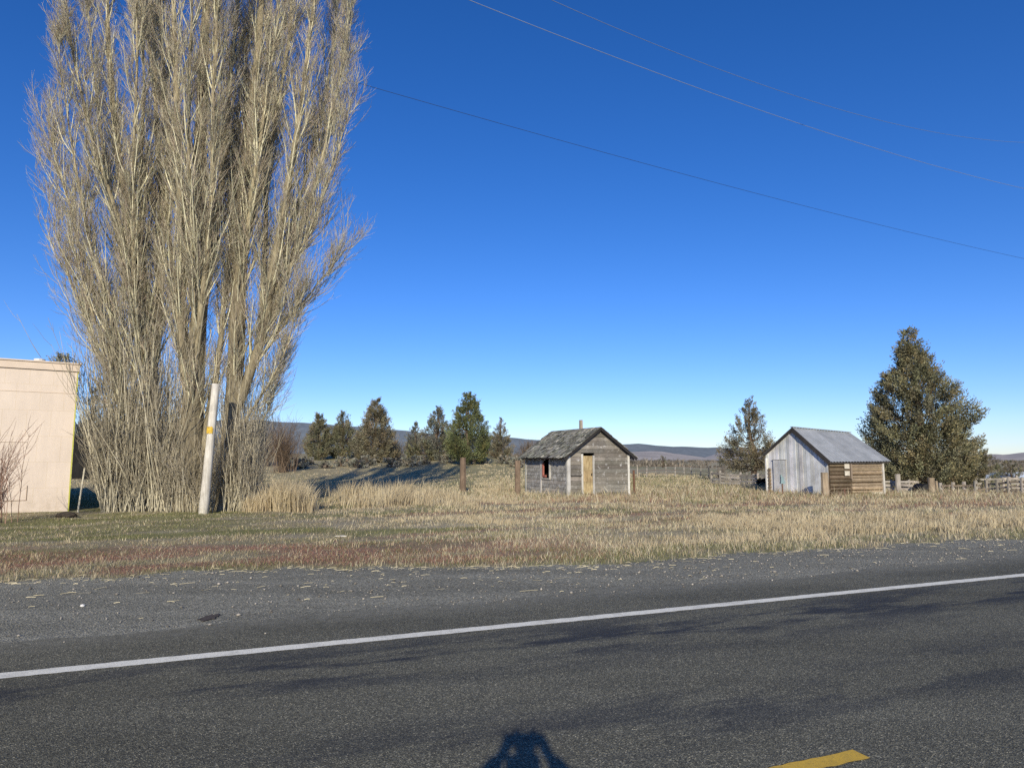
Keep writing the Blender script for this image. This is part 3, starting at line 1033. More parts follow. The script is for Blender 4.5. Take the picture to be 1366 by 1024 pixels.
# bare brush
def bare_bush(px, Y, top_py, halfw, n, label, seed, col=(.22, .16, .12), name='bare_bush', thick=1.0, gap=None):
    global rng
    rng = np.random.default_rng(seed)
    x = X(px, Y); z = tz(x, Y)
    Ht = P(px, top_py, Y)[2] - z; Wd = halfw / F * Y
    root = thing(name, (x, Y, z), label, 'bush')
    b = np.stack([x + rng.normal(0, .35, n) * Wd * .6, Y + rng.normal(0, .35, n) * Wd * .6, np.full(n, z - .05)], -1)
    K = 6
    out = np.empty((n, K, 3)); out[:, 0] = b
    az = rng.uniform(0, 2 * np.pi, n); sp = rng.uniform(.0, 1.0, n) * Wd / Ht
    hh = Ht * rng.uniform(.5, 1.05, n)
    d = unit(np.stack([np.cos(az) * sp, np.sin(az) * sp, np.ones(n)], -1))
    for k in range(1, K):
        out[:, k] = out[:, k - 1] + d * (hh / (K - 1))[:, None]
        d = unit(d + rng.normal(0, .10, (n, 3)))
    r = thick * (.004 + .0026 * hh) + Y * .00006
    parts = [tubes_np(out, r[:, None] * np.linspace(1, .35, K)[None], 4)]
    cols = [np.repeat(np.array(col) * rng.uniform(.6, 1.2, (n, 1)), 4 * K, 0)]
    pj = np.repeat(np.arange(n), 9)
    B = sprout(out[pj], rng.uniform(.12, .35, len(pj)) * Ht, rng.uniform(.25, 1, len(pj)), 4, rng.uniform(.3, .8, len(pj)), .05, .12)
    parts.append(tubes_np(B, (thick * .004 + Y * .00010) * np.ones((len(B), 4)) * np.array((1, .8, .6, .4)), 3))
    cols.append(np.repeat(np.array(col) * 1.15 * rng.uniform(.6, 1.2, (len(B), 1)), 12, 0))
    off = 0; Vs = []; Qs = []
    for V, Q in parts:
        Vs.append(V); Qs.append(Q + off); off += len(V)
    np_mesh('branches', np.concatenate(Vs), [np.concatenate(Qs)], np.concatenate(cols), m_twig, root)
    return root


bare_bush(2, 17.2, 562, 42, 22, 'leafless reddish shrub in front of the beige building wall', 51, (.36, .23, .17))
bare_bush(378, 62, 560, 32, 130, 'brown leafless brush to the right of the poplars, before the far hill', 52, (.22, .16, .11))
bare_bush(352, 70, 572, 26, 120, 'brown leafless brush half hidden behind the rightmost poplar', 53, (.20, .15, .11))
bare_bush(704, 80, 588, 17, 120, 'brown leafless brush just left of the weathered shed roof', 54, (.22, .17, .12))
bare_bush(526, 78, 588, 20, 100, 'grey leafless brush at the right foot of the broad cone juniper', 55, (.24, .20, .15))
bare_bush(962, 46, 622, 9, 60, 'grey leafless brush in front of the corral left of the barn', 56, (.28, .24, .20))

# sagebrush on the rise
for i, (px, Y, hw, hp) in enumerate([(395, 66, 14, 14), (478, 68, 13, 12), (455, 70, 12, 12), (492, 71, 11, 13), (535, 72, 10, 12), (548, 70, 13, 15), (565, 73, 9, 10), (520, 69, 12, 12), (410, 71, 10, 11), (596, 75, 11, 10), (640, 74, 12, 10), (672, 75, 10, 12), (690, 72, 9, 12), (435, 67, 10, 9)]):
    zb = tz(X(px, Y), Y)
    pyb = 612 + (H - zb) * F / Y
    juniper(px, Y, pyb - hp, hw, hw, 'pale grey-green sagebrush low on the rise under the distant trees', [(0, 1), (.4, 1), (.8, .75), (1, .4)], 42, 45, (.34, .33, .27), 300 + i,
            name='sagebrush', group='sagebrush on the rise', cat='bush', leaf=2.2, base_t=.02)

# far scrub reading as one mass
rng = np.random.default_rng(5)
N = 2600
Y = 1 / rng.uniform(1 / 620, 1 / 150, N); q = rng.uniform(640, 1420, N)
hh = rng.gamma(3, .25, N) + .3
xx = X(q, Y)
M = 14
ci = np.repeat(np.arange(N), M)
pos = np.stack([xx[ci], Y[ci], terrain(xx, Y)[ci]], -1) + rng.normal(0, .6, (N * M, 3)) * np.array((1.2, 1.2, 0))
cs = np.array((.27, .23, .175)) * rng.uniform(.6, 1.25, (N, 1))
cs[rng.random(N) < .25] *= np.array((.5, .52, .5))
o = blade_mesh('scrub', pos, hh[ci] * rng.uniform(.4, 1, N * M), np.full(N * M, .35), rng.normal(0, .35, (N * M, 2)), cs[ci], m_grass, .3)
tag(o, 'pale scrub covering the flats far behind the shed and barn', 'scrub', kind='stuff')

# ------------------------------------------------------------------ frames for buildings
def frame(c, ang, z=0):
    ca, sa = math.cos(ang), math.sin(ang)
    def fr(a, b, h):
        return np.array((c[0] + a * ca - b * sa, c[1] + a * sa + b * ca, z + h))
    return fr


R_ = random.Random(12)


def tint(lo=.75, hi=1.2):
    v = R_.uniform(lo, hi)
    return (v * R_.uniform(.97, 1.03), v, v * R_.uniform(.96, 1.03))


# ------------------------------------------------------------------ beige building
m_beige, nt, bs = base_mat('beige_painted_block', .85, .15)
tc = node(nt, 'ShaderNodeTexCoord')
br = node(nt, 'ShaderNodeTexBrick')
mp = node(nt, 'ShaderNodeMapping'); mp.inputs['Rotation'].default_value = (0, 0, -BA)
nt.links.new(tc.outputs['Object'], mp.inputs[0])
cx = node(nt, 'ShaderNodeSeparateXYZ'); nt.links.new(mp.outputs[0], cx.inputs[0])
cb = node(nt, 'ShaderNodeCombineXYZ'); nt.links.new(cx.outputs[0], cb.inputs[0]); nt.links.new(cx.outputs[2], cb.inputs[1])
nt.links.new(cb.outputs[0], br.inputs['Vector'])
br.inputs['Scale'].default_value = 1.0
br.inputs['Brick Width'].default_value = .6; br.inputs['Row Height'].default_value = .78
br.inputs['Mortar Size'].default_value = .012; br.inputs['Mortar Smooth'].default_value = .6
br.inputs['Color1'].default_value = (.67, .572, .475, 1); br.inputs['Color2'].default_value = (.66, .562, .465, 1)
br.inputs['Mortar'].default_value = (.62, .52, .405, 1)
n1 = noise(nt, .8, 5, .6); n2 = noise(nt, 3, 6, .7, stretch=(1.5, 1.5, .25))
c = mix(nt, br.outputs['Color'], ramp(nt, n1, [(.3, .93), (.7, 1.05)]), 1.0, 'MULTIPLY')
c = mix(nt, c, ramp(nt, n2, [(.25, .92), (.6, 1.02)]), 1.0, 'MULTIPLY')
gz_ = node(nt, 'ShaderNodeMapRange'); nt.links.new(cx.outputs[2], gz_.inputs[0])
gz_.inputs[1].default_value = .05; gz_.inputs[2].default_value = .75; gz_.inputs[3].default_value = 1; gz_.inputs[4].default_value = 0
c = mix(nt, c, (.34, .27, .19), mth('MULTIPLY', gz_.outputs[0], ramp(nt, noise(nt, 4, 6, .7), [(.35, 0.0), (.75, .8)])))
nt.links.new(c, bs.inputs['Base Color'])
bump(nt, bs, noise(nt, 60, 3, .6), .25, .004)
m_beige2 = plain_mat('beige_trim', (.64, .53, .42), .8, .06, 3)
m_dkline = plain_mat('dark_metal_line', (.30, .22, .15), .6, .2, 20)
m_green_edge = plain_mat('yellow_green_flashing', (.50, .50, .10), .6, .1, 10)
m_roofw = plain_mat('pale_vent_metal', (.62, .60, .56), .5, .08, 10)

fr = frame(BC, BA, -.05)
root = thing('beige_building', (*fr(0, 0, 0),), 'beige painted block building with flat roof at the left edge', 'building')
HB = P(110, 489, 21.0)[2] + .05
mb = MB()
mb.box(fr, -14, 0, 0, 10, -.3, HB - .02)
mb.build('wall', m_beige, root)
mb = MB()
mb.box(fr, -14.1, .06, -.06, 10.06, HB - .16, HB + .06)
mb.box(fr, -14.14, .10, -.10, 10.1, HB + .06, HB + .10)
mb.build('cornice', m_beige2, root)
mb = MB(); mb.box(fr, -14, -.0, -.012, .0, HB - .86, HB - .83)
mb.build('trim_line', m_beige2, root)
mb = MB(); mb.box(fr, .002, .032, -.02, .06, -.2, HB - .17)
mb.build('corner_flashing', m_green_edge, root)
mb = MB()
# access hatch outline, two short metal strips
mb.box(fr, -1.62, -1.05, -.016, -.002, .42, .435)
mb.box(fr, -1.065, -1.05, -.016, -.002, .437, .86)
mb.build('hatch_edge', m_dkline, root)
mb = MB(); mb.box(fr, -2.6, -1.15, -.02, -.002, 2.15, 2.165)
mb.build('conduit', m_beige2, root)
mb = MB(); v0 = fr(-1.0, 1.6, 0)
for z0_, z1_, r_ in ((HB + .05, HB + .24, .11), (HB + .24, HB + .30, .16)):
    mb.tube([(v0[0], v0[1], z0_), (v0[0], v0[1], z1_)], [r_, r_], 12)
mb.build('roof_vent', m_roofw, root)

# pale stake
b0 = P(103.5, 682, 20.6); b1 = P(113, 624, 20.6)
b0[2] = tz(b0[0], b0[1]) - .1
mb = MB(); mb.tube([b0, b0 * .5 + b1 * .5, b1], [.028, .026, .024], 7)
o = mb.build('stake', wood_mat('pale_stake', (.42, .38, .28), (.66, .60, .45), 9, (2, 2, .5)))
tag(o, 'thin pale leaning stake beside the corner of the beige building', 'stake')

# small dark shed far behind
cx_ = X(118, 52)
fr = frame((cx_ - 1.2, 52), .1, tz(cx_, 52) - .05)
root = thing('small_shed', (*fr(1, 0, 0),), 'small dark shed far behind, between beige building and poplars', 'shed')
hs_ = P(118, 581, 52)[2]
hb_ = hs_ - (tz(cx_, 52) - .05)
m_blk = wood_mat('dark_boards', (.012, .012, .012), (.03, .028, .026), 5, (2, 2, .4))
mb = MB(); mb.box(fr, 0, 1.9, 0, 2, 0, hb_ - .1); mb.build('wall', m_blk, root)
mb = MB(); mb.box(fr, -.15, 2.05, -.2, 2.2, hb_ - .1, hb_); mb.build('roof', plain_mat('dark_roofing', (.03, .03, .03), .9, .3), root)

# ------------------------------------------------------------------ leaning pole
b0 = P(271, 684, 20.0); b1 = P(288, 512, 20.15)
b0[2] = tz(b0[0], b0[1]) - .2
root = thing('utility_pole', (b0[0], b0[1], b0[2] + .2), 'short white weathered pole leaning against the middle poplar with a yellow marker', 'pole')
mb = MB()
f = np.linspace(0, 1, 9)
pts = [b0 * (1 - a) + b1 * a for a in f]
mb.tube(pts, [.142, .134, .128, .124, .120, .117, .115, .113, .110], 20, rough=.03)
m_pole = wood_mat('white_weathered_pole', (.34, .30, .24), (.86, .82, .72), 7, (6, 6, .35), .02, useattr=False)
mb.build('shaft', m_pole, root, smooth=True)
pc = b0 * .345 + b1 * .655
ax = (b1 - b0) / np.linalg.norm(b1 - b0)
mb = MB(); vs = []; fs = []
nseg = 10
for i in range(nseg + 1):
    a = math.radians(-90 - 48 + 96 * i / nseg - 8)
    for j, hh_ in enumerate((-.10, -.075, .075, .10)):
        inset = .86 if j in (0, 3) else 1
        aa = math.radians(-98) + (a - math.radians(-98)) * inset
        vs.append(pc + ax * (hh_ + .02 * math.sin(i * 1.7)) + np.array((math.cos(aa), math.sin(aa), 0)) * .134)
for i in range(nseg):
    for j in range(3):
        fs.append((i * 4 + j, (i + 1) * 4 + j, (i + 1) * 4 + j + 1, i * 4 + j + 1))
mb.add(vs, fs)
mb.build('yellow_marker', plain_mat('faded_yellow_marker', (.58, .38, .05), .6, .5, 22), root)

# ------------------------------------------------------------------ weathered shed
fr = frame(SC, SA, tz(SC[0] + .6, SC[1] + 2) - .03)
SW, SD, EV, RG = 2.98, 4.5, 1.80, 2.90
root = thing('wooden_shed', (*fr(0, 0, 0),), 'weathered grey plank shed with mossy shingle roof and yellowish door', 'shed')
m_sw = wood_mat('weathered_siding', (.10, .093, .080), (.31, .284, .245), 7, (1.2, 1.2, 9), .012, paint=((.60, .59, .57), .57, .70))
m_sw2 = wood_mat('whitewashed_lifted_siding', (.16, .15, .13), (.42, .39, .35), 7, (1.2, 1.2, 9), .012, paint=((.60, .585, .55), .48, .68))  # white paint remnants; base tone also lifted to offset the grazing sun
m_white = wood_mat('peeling_white_trim', (.40, .38, .34), (.76, .74, .69), 8, (4, 4, .6), .008)
m_ply = wood_mat('yellow_plywood', (.26, .17, .08), (.74, .58, .33), 4.5, (3, 3, .9), .012)
m_red = plain_mat('faded_red_paint', (.36, .13, .10), .8, .35, 14)
m_shin = wood_mat('mossy_shingle', (.09, .087, .078), (.37, .355, .325), 16, (2, 2, 2), .02)
m_drk = plain_mat('dark_timber', (.028, .026, .026), .9, .3, 9, useattr=True)
mb = MB()
bh = .168
zc = 0.0
while zc < RG - .06:
    z1 = min(zc + bh - .008, RG - .02)
    def aw(z):   # gable extent at height z
        if z <= EV: return 0.0, SW
        f_ = (z - EV) / (RG - EV) * SW / 2
        return f_, SW - f_
    segs = []
    if zc < 1.74: segs = [(0.10, .62), (1.25, SW)]
    else: segs = [(None, None)]
    for s0, s1 in segs:
        if s0 is None:
            lo0, hi0 = aw(zc); lo1, hi1 = aw(z1)
        else:
            lo0 = lo1 = s0; hi0 = hi1 = s1
        # split long boards once
        cuts = [0, 1] if hi0 - lo0 < 1.2 or R_.random() < .5 else [0, R_.uniform(.3, .7), 1]
        for c0, c1_ in zip(cuts[:-1], cuts[1:]):
            e0 = -.022 + R_.uniform(-.006, .006); e1 = -.010
            g0, g1 = (.004 if c0 else 0), (.004 if c1_ < 1 else 0)
            p = [fr(lo0 + (hi0 - lo0) * c0 + g0, e0, zc), fr(lo0 + (hi0 - lo0) * c1_ - g1, e0, zc), fr(lo0 + (hi0 - lo0) * c1_ - g1, .0, zc), fr(lo0 + (hi0 - lo0) * c0 + g0, .0, zc),
                 fr(lo1 + (hi1 - lo1) * c0 + g0, e1, z1), fr(lo1 + (hi1 - lo1) * c1_ - g1, e1, z1), fr(lo1 + (hi1 - lo1) * c1_ - g1, .0, z1), fr(lo1 + (hi1 - lo1) * c0 + g0, .0, z1)]
            mb.box8(p, tint(.62, 1.25))
    zc += bh
mb0 = mb; mb = MB()
# boards of the left long wall with the window hole
WB0, WB1, WZ0, WZ1 = 1.78, 2.52, .78, 1.56
zc = 0.0
while zc < EV - .05:
    z1 = min(zc + bh - .008, EV - .02)
    segs = [(0.0, SD)]
    if z1 > WZ0 and zc < WZ1: segs = [(0.0, WB0), (WB1, SD)]
    for s0, s1 in segs:
        e0 = -.022 + R_.uniform(-.006, .006)
        p = [fr(e0, s0, zc), fr(0, s0, zc), fr(0, s1, zc), fr(e0, s1, zc), fr(-.01, s0, z1), fr(0, s0, z1), fr(0, s1, z1), fr(-.01, s1, z1)]
        mb.box8(p, tint(.8, 1.3))
    zc += bh
mb.build('side_wall', m_sw2, root); mb = mb0
# back and right walls, and the back gable, plain boards
mb.box(fr, SW - .02, SW, .002, SD, 0, EV - .02, tint())
mb.box(fr, .002, SW - .021, SD - .02, SD - .001, 0, EV - .02, tint())
mb.add([fr(0, SD - .02, EV - .02), fr(SW, SD - .02, EV - .02), fr(SW / 2, SD - .02, RG - .03), fr(0, SD, EV - .02), fr(SW, SD, EV - .02), fr(SW / 2, SD, RG - .03)],
       [(0, 1, 2), (5, 4, 3)], tint())
mb.build('wall', m_sw, root)
# trim boards
for bx_ in ((-.05, -.024, -.03, .10), (-.024, .098, -.052, -.026), (-.05, -.024, SD - .12, SD), (SW - .09, SW + .004, -.05, -.026)):
    mb = MB(); mb.box(fr, *bx_, 0, EV - .03, tint(.75, 1.1)); mb.build('corner_board', m_white, root)
mb = MB(); mb.box(fr, -.052, -.026, WB1 + .10, WB1 + .23, 0.05, EV - .06, tint(.75, .95)); mb.build('batten', m_white, root)
# window
mb = MB()
mb.box(fr, -.055, .03, WB0 - .09, WB0 - .001, WZ0 - .1, WZ1 + .02, tint(.85, 1.05))
mb.box(fr, -.055, .03, WB1 + .001, WB1 + .08, WZ0 - .1, WZ1 + .02, tint(.7, .9))
mb.box(fr, -.05, .028, WB0 - .001, WB1 + .001, WZ0 - .1, WZ0 - .04, tint(.7, .9))
w_ = mb.build('window', m_white, root)
mb = MB(); mb.box(fr, -.07, -.002, WB0 - .1, WB1 + .1, WZ1 + .022, WZ1 + .14); mb.box(fr, -.05, .02, WB1 - .10, WB1 - .002, WZ0, WZ0 + .62)
mb.box(fr, -.05, .02, WB1 - .35, WB1 - .102, WZ0, WZ0 + .09)
mb.build('frame', m_red, w_)
mb = MB(); mb.box(fr, .35, .36, .3, SD - .3, .1, EV - .1); mb.build('dark_backing', plain_mat('dark_interior', (.010, .009, .008), .9, .2), w_)  # near-black sheet standing in for the unlit inside of the shed
# door
mb = MB()
for k_, (z0_, z1_) in enumerate(((.13, .62), (.625, 1.10), (1.105, 1.72))):
    mb.box(fr, .708 + .004 * k_, 1.162, -.012 - .004 * (k_ % 2), .02, z0_, z1_, tint(.8, 1.1))
d_ = mb.build('door', m_ply, root)
mb = MB(); mb.box(fr, .622, .703, -.05, .0, .0, 1.80, tint(.8, 1)); mb.box(fr, 1.167, 1.248, -.05, .0, .0, 1.74, tint(.65, .85)); mb.build('frame', m_white, d_)
mb = MB(); mb.box(fr, .70, 1.16, -.10, -.014, .0, .12); mb.build('sill', wood_mat('reddish_step', (.16, .08, .05), (.32, .18, .11), 6), d_)
mb = MB(); mb.box(fr, 1.09, 1.125, -.05, -.018, .88, .98); mb.build('handle', m_drk, d_)
mb = MB(); mb.box(fr, .10, .621, -.11, -.024, .90, .955, (.7, .7, .7)); mb.build('ledge', m_sw, root)
# roof
def roofpt(sgn, s, b):    # s: 0 ridge .. 1 wall plate .. beyond = overhang
    a = SW / 2 + sgn * s * SW / 2
    return fr(a, b, RG + .05 - s * (RG - EV))
OH = 1.19
mb = MB()
for sg in (-1, 1):
    p = []
    for dz in (-.05, -.012):
        for s_, b_ in ((0, -.2), (OH, -.2), (OH, SD + .2), (0, SD + .2)):
            q_ = roofpt(sg, s_, b_); q_[2] += dz; p.append(q_)
    mb.box8(p, (.6, .6, .6))
roof = mb.build('roof', m_drk, root)
mb = MB()
rows = 11
for sg in (-1, 1):
    for r in range(rows):
        b_ = -.24
        while b_ < SD + .2:
            w__ = R_.uniform(.09, .20)
            if R_.random() > .05:
                s0 = r / rows * OH - .02 + R_.uniform(-.012, .012); s1 = (r + 1) / rows * OH + R_.uniform(.0, .05)
                lift = R_.uniform(.0, .022)
                sag = 0
                p = []
                for dz0, dz1 in ((-.008, .006), (.006, .030)):
                    for s_, bb, up_ in ((s0, b_, 0), (s1, b_, 1), (s1, b_ + w__ - .008, 1), (s0, b_ + w__ - .008, 0)):
                        q_ = roofpt(sg, max(s_, 0), bb); q_[2] += (dz1 + lift if up_ else dz0) + .004
                        p.append(q_)
                v = R_.uniform(.35, 1.55)
                cc_ = (v, v * R_.uniform(.97, 1.06), v * R_.uniform(.85, 1.0))
                if R_.random() < .12: cc_ = (v * 1.5, v * 1.45, v * 1.3)
                mb.box8(p, cc_)
            b_ += w__
mb.build('shingles', m_shin, roof)
mb = MB()
for b0_ in np.arange(-.2, SD + .2, .62):
    for sg in (-1, 1):
        mb = MB()
        mb.bar(fr(SW / 2 + sg * SW / 2 * .999, 0, RG + .05 - 1.0 * (RG - EV)) - fr(0, 0, 0) + fr(0, b0_ + .2, 0) - np.array((0, 0, .10)),
               fr(SW / 2 + sg * SW / 2 * 1.17, 0, RG + .05 - 1.17 * (RG - EV)) - fr(0, 0, 0) + fr(0, b0_ + .2, 0) - np.array((0, 0, .10)), .05, .085, (9, 8.5, 8))
        mb.build('rafter_tail', m_drk, roof)
mb = MB()
for sg in (-1, 1):
    a_ = roofpt(sg, 0, -.215); b_ = roofpt(sg, OH, -.215)
    a_[2] -= .06; b_[2] -= .06
    mb.bar(a_, b_, .03, .12, (1, 1, 1))
mb.build('bargeboard', m_drk, roof)
mb = MB(); v0 = fr(SW / 2 + .12, 1.85, 0)
mb.box(fr, SW / 2 + .06, SW / 2 + .19, 1.78, 1.91, RG - .15, RG + .46, jit=.012)
mb.build('chimney', wood_mat('pale_flue', (.26, .22, .17), (.48, .42, .33), 8), roof)


# ------------------------------------------------------------------ simple posts
def post(name, px, Y, top_py, r, label, mat, cat='post', lean=(0, 0), sides=9, square=False, group=None):
    x = X(px, Y); z = tz(x, Y)
    top = P(px, top_py, Y)
    mb = MB()
    p1 = np.array((x + lean[0], Y + lean[1], top[2]))
    p0 = np.array((x, Y, z - .15))
    if square:
        mb.bar(p0, p1, r * 2, r * .6, side=(RD[0], RD[1], 0))
    else:
        mb.tube([p0, p0 * .6 + p1 * .4 + np.array((.01, 0, 0)), p1], [r * 1.08, r, r * .93], sides, rough=.06)
    o = mb.build(name, mat)
    o.location = (0, 0, 0)
    return tag(o, label, cat, group)


m_pb = wood_mat('brown_post_wood', (.10, .07, .05), (.27, .20, .145), 7, (4, 4, .5), .02)
m_pg = wood_mat('grey_post_wood', (.20, .18, .15), (.50, .45, .385), 7, (4, 4, .5), .02)
m_pt = wood_mat('tan_post_wood', (.20, .15, .10), (.46, .37, .26), 7, (4, 4, .5), .02)
m_rust = plain_mat('rusty_steel', (.14, .075, .05), .8, .3, 12)
post('wooden_post', 617.5, 33, 610, .155, 'thick brown wooden post standing alone in the field under the greenest tree', m_pb)
post('wooden_post', 690.5, 30.8, 614, .12, 'brown upright plank standing at the left side of the weathered shed', m_pb, square=True)
post('steel_post', 845, 30.6, 627, .05, 'rusty thin post standing at the right side of the weathered shed', m_rust)
post('wooden_post', 1098.5, 28.75, 630, .16, 'thick brown post standing against the front corner of the grey barn', m_pt)
post('steel_post', 1124, 27.2, 652, .04, 'short rusty post in the grass before the log wall', m_rust)

# post with pale teal box
x = X(1042, 29.0); z = tz(x, 29.0)
root = thing('utility_box', (x, 29.0, z), 'small pale teal box on a thin dark post before the barn door', 'utility box')
mb = MB(); mb.tube([(x, 29.0, z - .1), (x, 29.0, z + .56)], [.032, .028], 8); mb.build('post', m_rust, root)
m_teal = plain_mat('pale_teal_metal', (.20, .28, .29), .6, .12, 9)
mb = MB(); fb = frame((x, 29.0), 0, z)
mb.box(fb, -.08, .10, -.06, .06, .55, .64); mb.box(fb, -.06, .07, -.05, .05, .642, .83); mb.box(fb, -.07, -.01, -.04, .04, .832, .92)
mb.build('box', m_teal, root)

# ------------------------------------------------------------------ grey barn
# axes: a along the road (log side wall), b along the gable (away)
zB = tz(HC[0], HC[1]) - .03
fr = frame(HC, ROT, zB)
BW, BL = 3.72, 3.2
EVr, EVl, RGa, RGb = 1.64, 1.86, 3.00, 2.80     # eave near (log side), eave far side, ridge at the front gable, ridge at the back
RB = BW * .5
root = thing('grey_barn', (*fr(0, 0, 0),), 'small grey barn with vertical board gable, log side wall and metal roof', 'barn')
m_gb = wood_mat('silver_grey_board', (.62, .615, .59), (.84, .83, .80), 6, (6, 6, .6), .012)
m_log = wood_mat('brown_log', (.12, .085, .055), (.46, .36, .24), 6, (1.2, 1.2, 10), .02)


def gz(b):
    return EVr + (RGa - EVr) * b / RB if b < RB else EVl + (RGa - EVl) * (BW - b) / (BW - RB)


mb = MB()
b_ = 0.0
while b_ < BW - .01:
    w__ = min(R_.uniform(.13, .23), BW - b_)
    b1_ = b_ + w__ - .010
    e = -.03 + R_.uniform(-.01, .008)
    z0 = R_.uniform(-.1, .05)
    if b_ < RB < b1_: mid = (gz(b_) + gz(b1_)) / 2
    p = [fr(e, b_, z0), fr(-.002, b_, z0), fr(-.002, b1_, z0), fr(e, b1_, z0), fr(e, b_, gz(b_)), fr(-.002, b_, gz(b_)), fr(-.002, b1_, gz(b1_)), fr(e, b1_, gz(b1_))]
    mb.box8(p, tint(.78, 1.15))
    b_ += w__
mb.build('gable_wall', m_gb, root)
# backing for gable, other walls
mb = MB()
mb.add([fr(.0, 0, 0), fr(.0, BW, 0), fr(.0, BW, EVl - .02), fr(.0, RB, RGa - .03), fr(.0, 0, EVr - .02)], [(0, 1, 2, 3, 4)], (.25, .25, .25))
mb.add([fr(BL, 0.02, 0), fr(BL, BW, 0), fr(BL, BW, EVl - .1), fr(BL, RB, RGb - .03), fr(BL, 0.02, EVr - .1)], [(4, 3, 2, 1, 0)], (.5, .5, .5))
mb.add([fr(.0, BW, 0), fr(BL, BW, 0), fr(BL, BW, EVl - .12), fr(.0, BW, EVl - .03)], [(0, 1, 2, 3)], (.5, .5, .5))
mb.build('wall', m_gb, root)
# door
mb = MB()
b_ = 2.42
while b_ < 3.18:
    w__ = min(R_.uniform(.12, .19), 3.2 - b_)
    mb.box(fr, -.075, -.043, b_, b_ + w__ - .008, .06, 1.56, tint(.84, .96)); b_ += w__
dr = mb.build('door', m_gb, root)
mb = MB(); mb.box(fr, -.085, -.043, 2.36, 3.24, 1.565, 1.595, (.5, .48, .45)); mb.box(fr, -.07, -.043, 2.385, 2.414, .06, 1.56, (.6, .58, .55)); mb.build('frame', m_gb, dr)
# edge post and exposed log ends on the left
mb = MB(); mb.box(fr, -.09, -.042, 3.60, 3.70, -.1, 1.66, (1.25, 1.22, 1.15)); mb.build('corner_board', m_gb, root)
mb = MB()
for i in range(7):
    mb.tube([fr(-.10, 3.46, .12 + i * .165), fr(-.03, 3.46, .12 + i * .165)], [.08, .08], 9, tint(.6, 1.1))
mb.build('log_ends', m_log, root)
# log wall on the side facing us
mb = MB()
zc = -.05; i = 0
while zc < 1.46:
    hh_ = R_.uniform(.115, .15)
    if zc + hh_ > 1.5: hh_ = 1.5 - zc
    for a0, a1, d_ in ((.02, 1.20, .55), (1.26, BL - .08, 1.15)):
        if R_.random() < .03: continue
        cc_ = tint(.75, 1.2); cc_ = tuple(v * d_ for v in cc_)
        n_seg = 7
        vs = []
        dx = R_.uniform(-.02, .02)
        for a in (a0, a1):
            for k in range(n_seg):
                th = math.pi * k / (n_seg - 1)
                vs.append(fr(a, -.015 - math.sin(th) * (.065 + dx) , zc + hh_ / 2 - math.cos(th) * hh_ / 2 + (R_.uniform(-.012, .012) if a == a1 else 0)))
        fs = [(k, k + n_seg, k + n_seg + 1, k + 1) for k in range(n_seg - 1)] + [tuple(range(n_seg)), tuple(range(2 * n_seg - 1, n_seg - 1, -1))]
        mb.add(vs, fs, cc_)
    # pale chinking strip
    if i % 2 == 0 or R_.random() < .3:
        mb.box(fr, 1.26, BL - .08, -.075, -.012, zc + hh_ + .002, zc + hh_ + .026, (1.9, 1.95, 2.1))
    zc += hh_ + .028; i += 1
mb.add([fr(0.0, -.008, -.1), fr(BL, -.008, -.1), fr(BL, -.008, 1.55), fr(0.0, -.008, EVr)], [(0, 1, 2, 3)], (.35, .3, .28))
mb.build('log_wall', m_log, root)
mb = MB(); mb.box(fr, .02, BL, -.10, -.03, 1.50, 1.60, (1.0, .95, .9)); mb.build('wall_plate', m_pt, root)
m_wh2 = wood_mat('pale_board', (.45, .42, .36), (.72, .68, .60), 7, (4, 4, .6), .006)
mb = MB(); mb.box(fr, BL - .078, BL + .02, -.12, -.02, -.1, 1.49, (1, 1, 1)); mb.build('corner_board', m_wh2, root)
mb = MB(); mb.box(fr, 1.19, 1.27, -.12, -.02, .75, 1.49, (.5, .42, .36)); mb.build('batten', m_wh2, root)
for z0, z1 in ((1.20, 1.42), (.90, 1.10)):
    mb = MB(); mb.box(fr, .84, 1.12, -.115, -.09, z0, z1, (1.15, 1.12, 1.05)); mb.build('patch', m_wh2, root)
mb = MB(); mb.box(fr, 2.35, 3.05, -.115, -.09, .03, .16, (1.0, .95, .85), jit=.01); mb.build('patch', m_wh2, root)
# corrugated metal roof
m_metal, nt, bs = base_mat('galvanised_sheet', .55, .4)
n1 = noise(nt, 2.0, 5, .65, stretch=(1, 1, 1)); n2 = noise(nt, 14, 4, .7, stretch=(.3, 2.5, 1), rot=(0, 0, -ROT))
c = ramp(nt, n1, [(.3, (.30, .32, .33)), (.7, (.44, .455, .46))])
c = mix(nt, c, ramp(nt, n2, [(.3, .85), (.7, 1.1)]), 1.0, 'MULTIPLY')
c = mix(nt, c, attr(nt), 1.0, 'MULTIPLY')
nt.links.new(c, bs.inputs['Base Color']); bs.inputs['Metallic'].default_value = .25
A0, A1 = -.13, BL + .30
mb = MB()
nA = 150
for sgn in (0, 1):
    vs = []; cs_ = []
    for i in range(nA + 1):
        a = A0 + (A1 - A0) * i / nA
        ft = (a - A0) / (A1 - A0)
        rz = RGa + .07 + (RGb - RGa) * ft
        ev = (EVr + .05) if sgn == 0 else (EVl + .05)
        corr = .014 * math.sin(i / nA * 2 * math.pi * 21) ** 3
        sheet = .82 + .34 * _h(float(int(a / .62)), 3.0 + sgn, 2)
        for s_ in (0, .5, 1.0, 1.14 if sgn == 0 else 1.03):
            b = RB - RB * s_ if sgn == 0 else RB + (BW - RB) * s_
            vs.append(fr(a, b, rz + (ev - rz) * s_ + corr)); cs_.append((sheet,) * 3)
    fs = []
    for i in range(nA):
        for k in range(3):
            fs.append((i * 4 + k, (i + 1) * 4 + k, (i + 1) * 4 + k + 1, i * 4 + k + 1))
    mb.add(vs, fs, np.array(cs_))
roof = mb.build('roof', m_metal, root)
